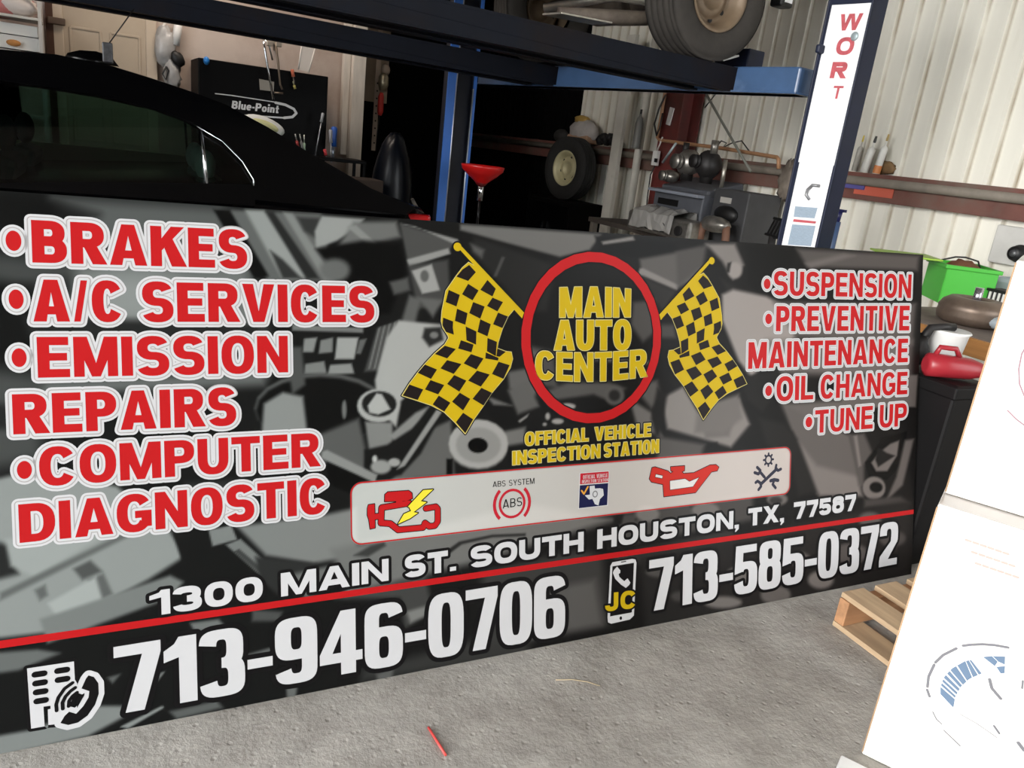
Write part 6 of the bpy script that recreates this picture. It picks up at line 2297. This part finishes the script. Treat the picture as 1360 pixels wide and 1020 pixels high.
# ================================================================ WHITE BOXES
card = mat('white_carton', (244, 241, 234), .55, var=.015, scale=4)
edgec = mat('brown_card_edge', (190, 156, 122), .8)
HE = math.radians(29.5)
FX = np.array([math.sin(HE), -math.cos(HE), 0])      # along the printed face, to the right and nearer
FD = np.array([math.cos(HE), math.sin(HE), 0])       # into the box
BO = on_z(1144, 1002, 0.0)
bt_z = .716
bx = thing('carton', 'white printed carton standing on the concrete, the lower of two', 'carton', (BO[0], BO[1], 0), 'white printed cartons')
W_, D_ = .62, .30
bc0 = BO + FX * (W_ / 2) + FD * (D_ / 2)
MB().box(bc0 + UP * (bt_z / 2 + .002), (W_, D_, bt_z), FX, FD, UP).build('box', card, bx, bevel=.004)
tape = mat('clear_tape_band', (196, 190, 188), .2, spec=.8)
MB().box(BO + FX * (W_ / 2) + FD * .045 + UP * (bt_z + .0035), (W_ - .004, .086, .001), FX, FD, UP).build('tape', tape, bx)
MB().tube([BO + UP * .01, BO + UP * (bt_z - .005)], .0018, 6).build('corner_edge', edgec, bx)
ff0 = BO - FD * .0008


def bf(x, y, o=None):
    o = ff0 if o is None else o
    p = on_n(x, y, o, FD)
    return (float(np.dot(p - o, FX)), float(p[2]))


I_ = lambda pts: [bf(1180 + a / 5.1, 820 + b / 5.1) for a, b in pts]
prb = mat('grey_blue_print', (98, 120, 146), .55)
prg = mat('pale_grey_print', (116, 116, 122), .55)
outer = I_([(485, 870), (375, 765)]), I_([(360, 722), (325, 690), (300, 640)]), I_([(278, 535), (262, 490)]), I_([(264, 470), (272, 400), (310, 320)]), I_([(318, 305), (370, 255), (460, 210)]), I_([(505, 192), (560, 185), (640, 182), (720, 188), (810, 204)])
P_ = [(pen(sg_, .0028 if i in (0, 1) else .0062)) for i, sg_ in enumerate(outer)]
P_ += [pen(I_([(485, 655), (600, 720), (740, 818)]), .0016), pen(I_([(685, 420), (700, 480), (760, 550)]), .007), pen(I_([(715, 735), (750, 785)]), .005), pen(I_([(910, 430), (905, 480)]), .004), pen(I_([(880, 850), (918, 900)]), .008)]
for pq in P_:
    plane_sheet('print', pq, ff0, FX, UP, -FD, 0, prg, bx, 'pale grey outline of a printed brake disc')
# hatch of the ventilated band
inn = [(440, 612), (452, 540), (490, 470), (550, 415), (632, 380)]
out_ = [(352, 520), (352, 470), (375, 405), (430, 345), (520, 295), (560, 288)]


def lerp_path(path, f):
    f = f * (len(path) - 1)
    i = min(int(f), len(path) - 2)
    t = f - i
    return (path[i][0] + (path[i + 1][0] - path[i][0]) * t, path[i][1] + (path[i + 1][1] - path[i][1]) * t)


hat = []
cuts = [0, .2, .23, .28, .31, .36, .39, .45, .48, .54, .56, .66, .68, .80, .82, .92, .94, 1.0]
for i in range(0, len(cuts) - 1, 2):
    f0_, f1_ = cuts[i], cuts[i + 1]
    hat.append(I_([lerp_path(out_, f0_), lerp_path(out_, (f0_ + f1_) / 2), lerp_path(out_, f1_), lerp_path(inn, f1_), lerp_path(inn, (f0_ + f1_) / 2), lerp_path(inn, f0_)]))
hat += [I_([(640, 268), (700, 262), (740, 300), (720, 330)]), I_([(705, 262), (790, 265), (788, 320), (745, 300)]), I_([(730, 335), (790, 330), (786, 378), (760, 380)])]
for pq in hat:
    plane_sheet('print', [pq], ff0, FX, UP, -FD, 0, prb, bx, 'grey blue vanes of the printed brake disc')
fnt = mat('very_pale_print', (190, 168, 160), .55)
fl = []
for r_, (x0, y0) in enumerate(((1283, 717), (1293, 733), (1300, 748))):
    for k in range(6):
        fl = pen([bf(x0 + k * 10 - r_ * 2, y0 + k * 3.4), bf(x0 + k * 10 + 6 - r_ * 2, y0 + k * 3.4 + 2)], .006)
        plane_sheet('print', fl, ff0, FX, UP, -FD, 0, fnt, bx, 'very faint stamped mark')
# upper carton
UO = BO + FD * .08 + FX * .004
uz = bt_z + .006
ub = thing('carton', 'white printed carton stacked on the lower one at the right edge', 'carton', (UO[0], UO[1], uz), 'white printed cartons')
uh = .56
uc = UO + FX * (W_ / 2) + FD * (D_ / 2 - .01)
MB().box(uc + UP * (uz + uh / 2), (W_, D_ - .02, uh), FX, FD, UP).build('box', card, ub, bevel=.004)
MB().tube([UO + UP * (uz + .005), UO + UP * (uz + uh - .005)], .0018, 6).build('corner_edge', edgec, ub)
fu = UO - FD * .0008
ru = [bf(x, y, fu) for x, y in ((1364, 458), (1357, 470), (1353, 490), (1354, 510), (1360, 525), (1368, 540))]
rv = [bf(x, y, fu) for x, y in ((1338, 545), (1350, 557), (1362, 566))]
plane_sheet('print', pen(rv, .003), fu, FX, UP, -FD, 0, mat('mauve_print', (150, 116, 126), .55), ub, 'thin mauve line printed on the carton')
plane_sheet('print', pen(ru, .003), fu, FX, UP, -FD, 0, mat('mauve_print', (150, 116, 126), .55), ub, 'thin mauve ring printed on the carton')
# loose white foam scrap under the corner of the lower carton
sc_ = on_z(1128, 1015, .01)
tag(MB().box((sc_[0], sc_[1] - .03, .006), (.10, .07, .010), FX, FD, UP).build('foam_scrap', mat('white_foam', (236, 236, 236), .7), bevel=.003), 'white foam scrap on the floor at the corner of the lower carton', 'scrap')

# ================================================================ LITTER ON THE FLOOR
a, b = on_z(569, 966, .004), on_z(592, 1003, .004)
tag(MB().rod(a, b, .0032, n=10).build('red_straw', mat('red_straw_plastic', (214, 74, 70), .35)), 'thin red plastic straw on the concrete below the sign', 'straw')
pts = [on_z(738, 903, .003), on_z(760, 902.5, .003), on_z(780, 905.5, .003), on_z(797, 911, .003)]
tag(MB().tube(pts, .0013, 6).build('dry_straw', mat('dry_grass', (176, 160, 130), .7)), 'thin dry grass stalk on the concrete near the middle', 'stalk')
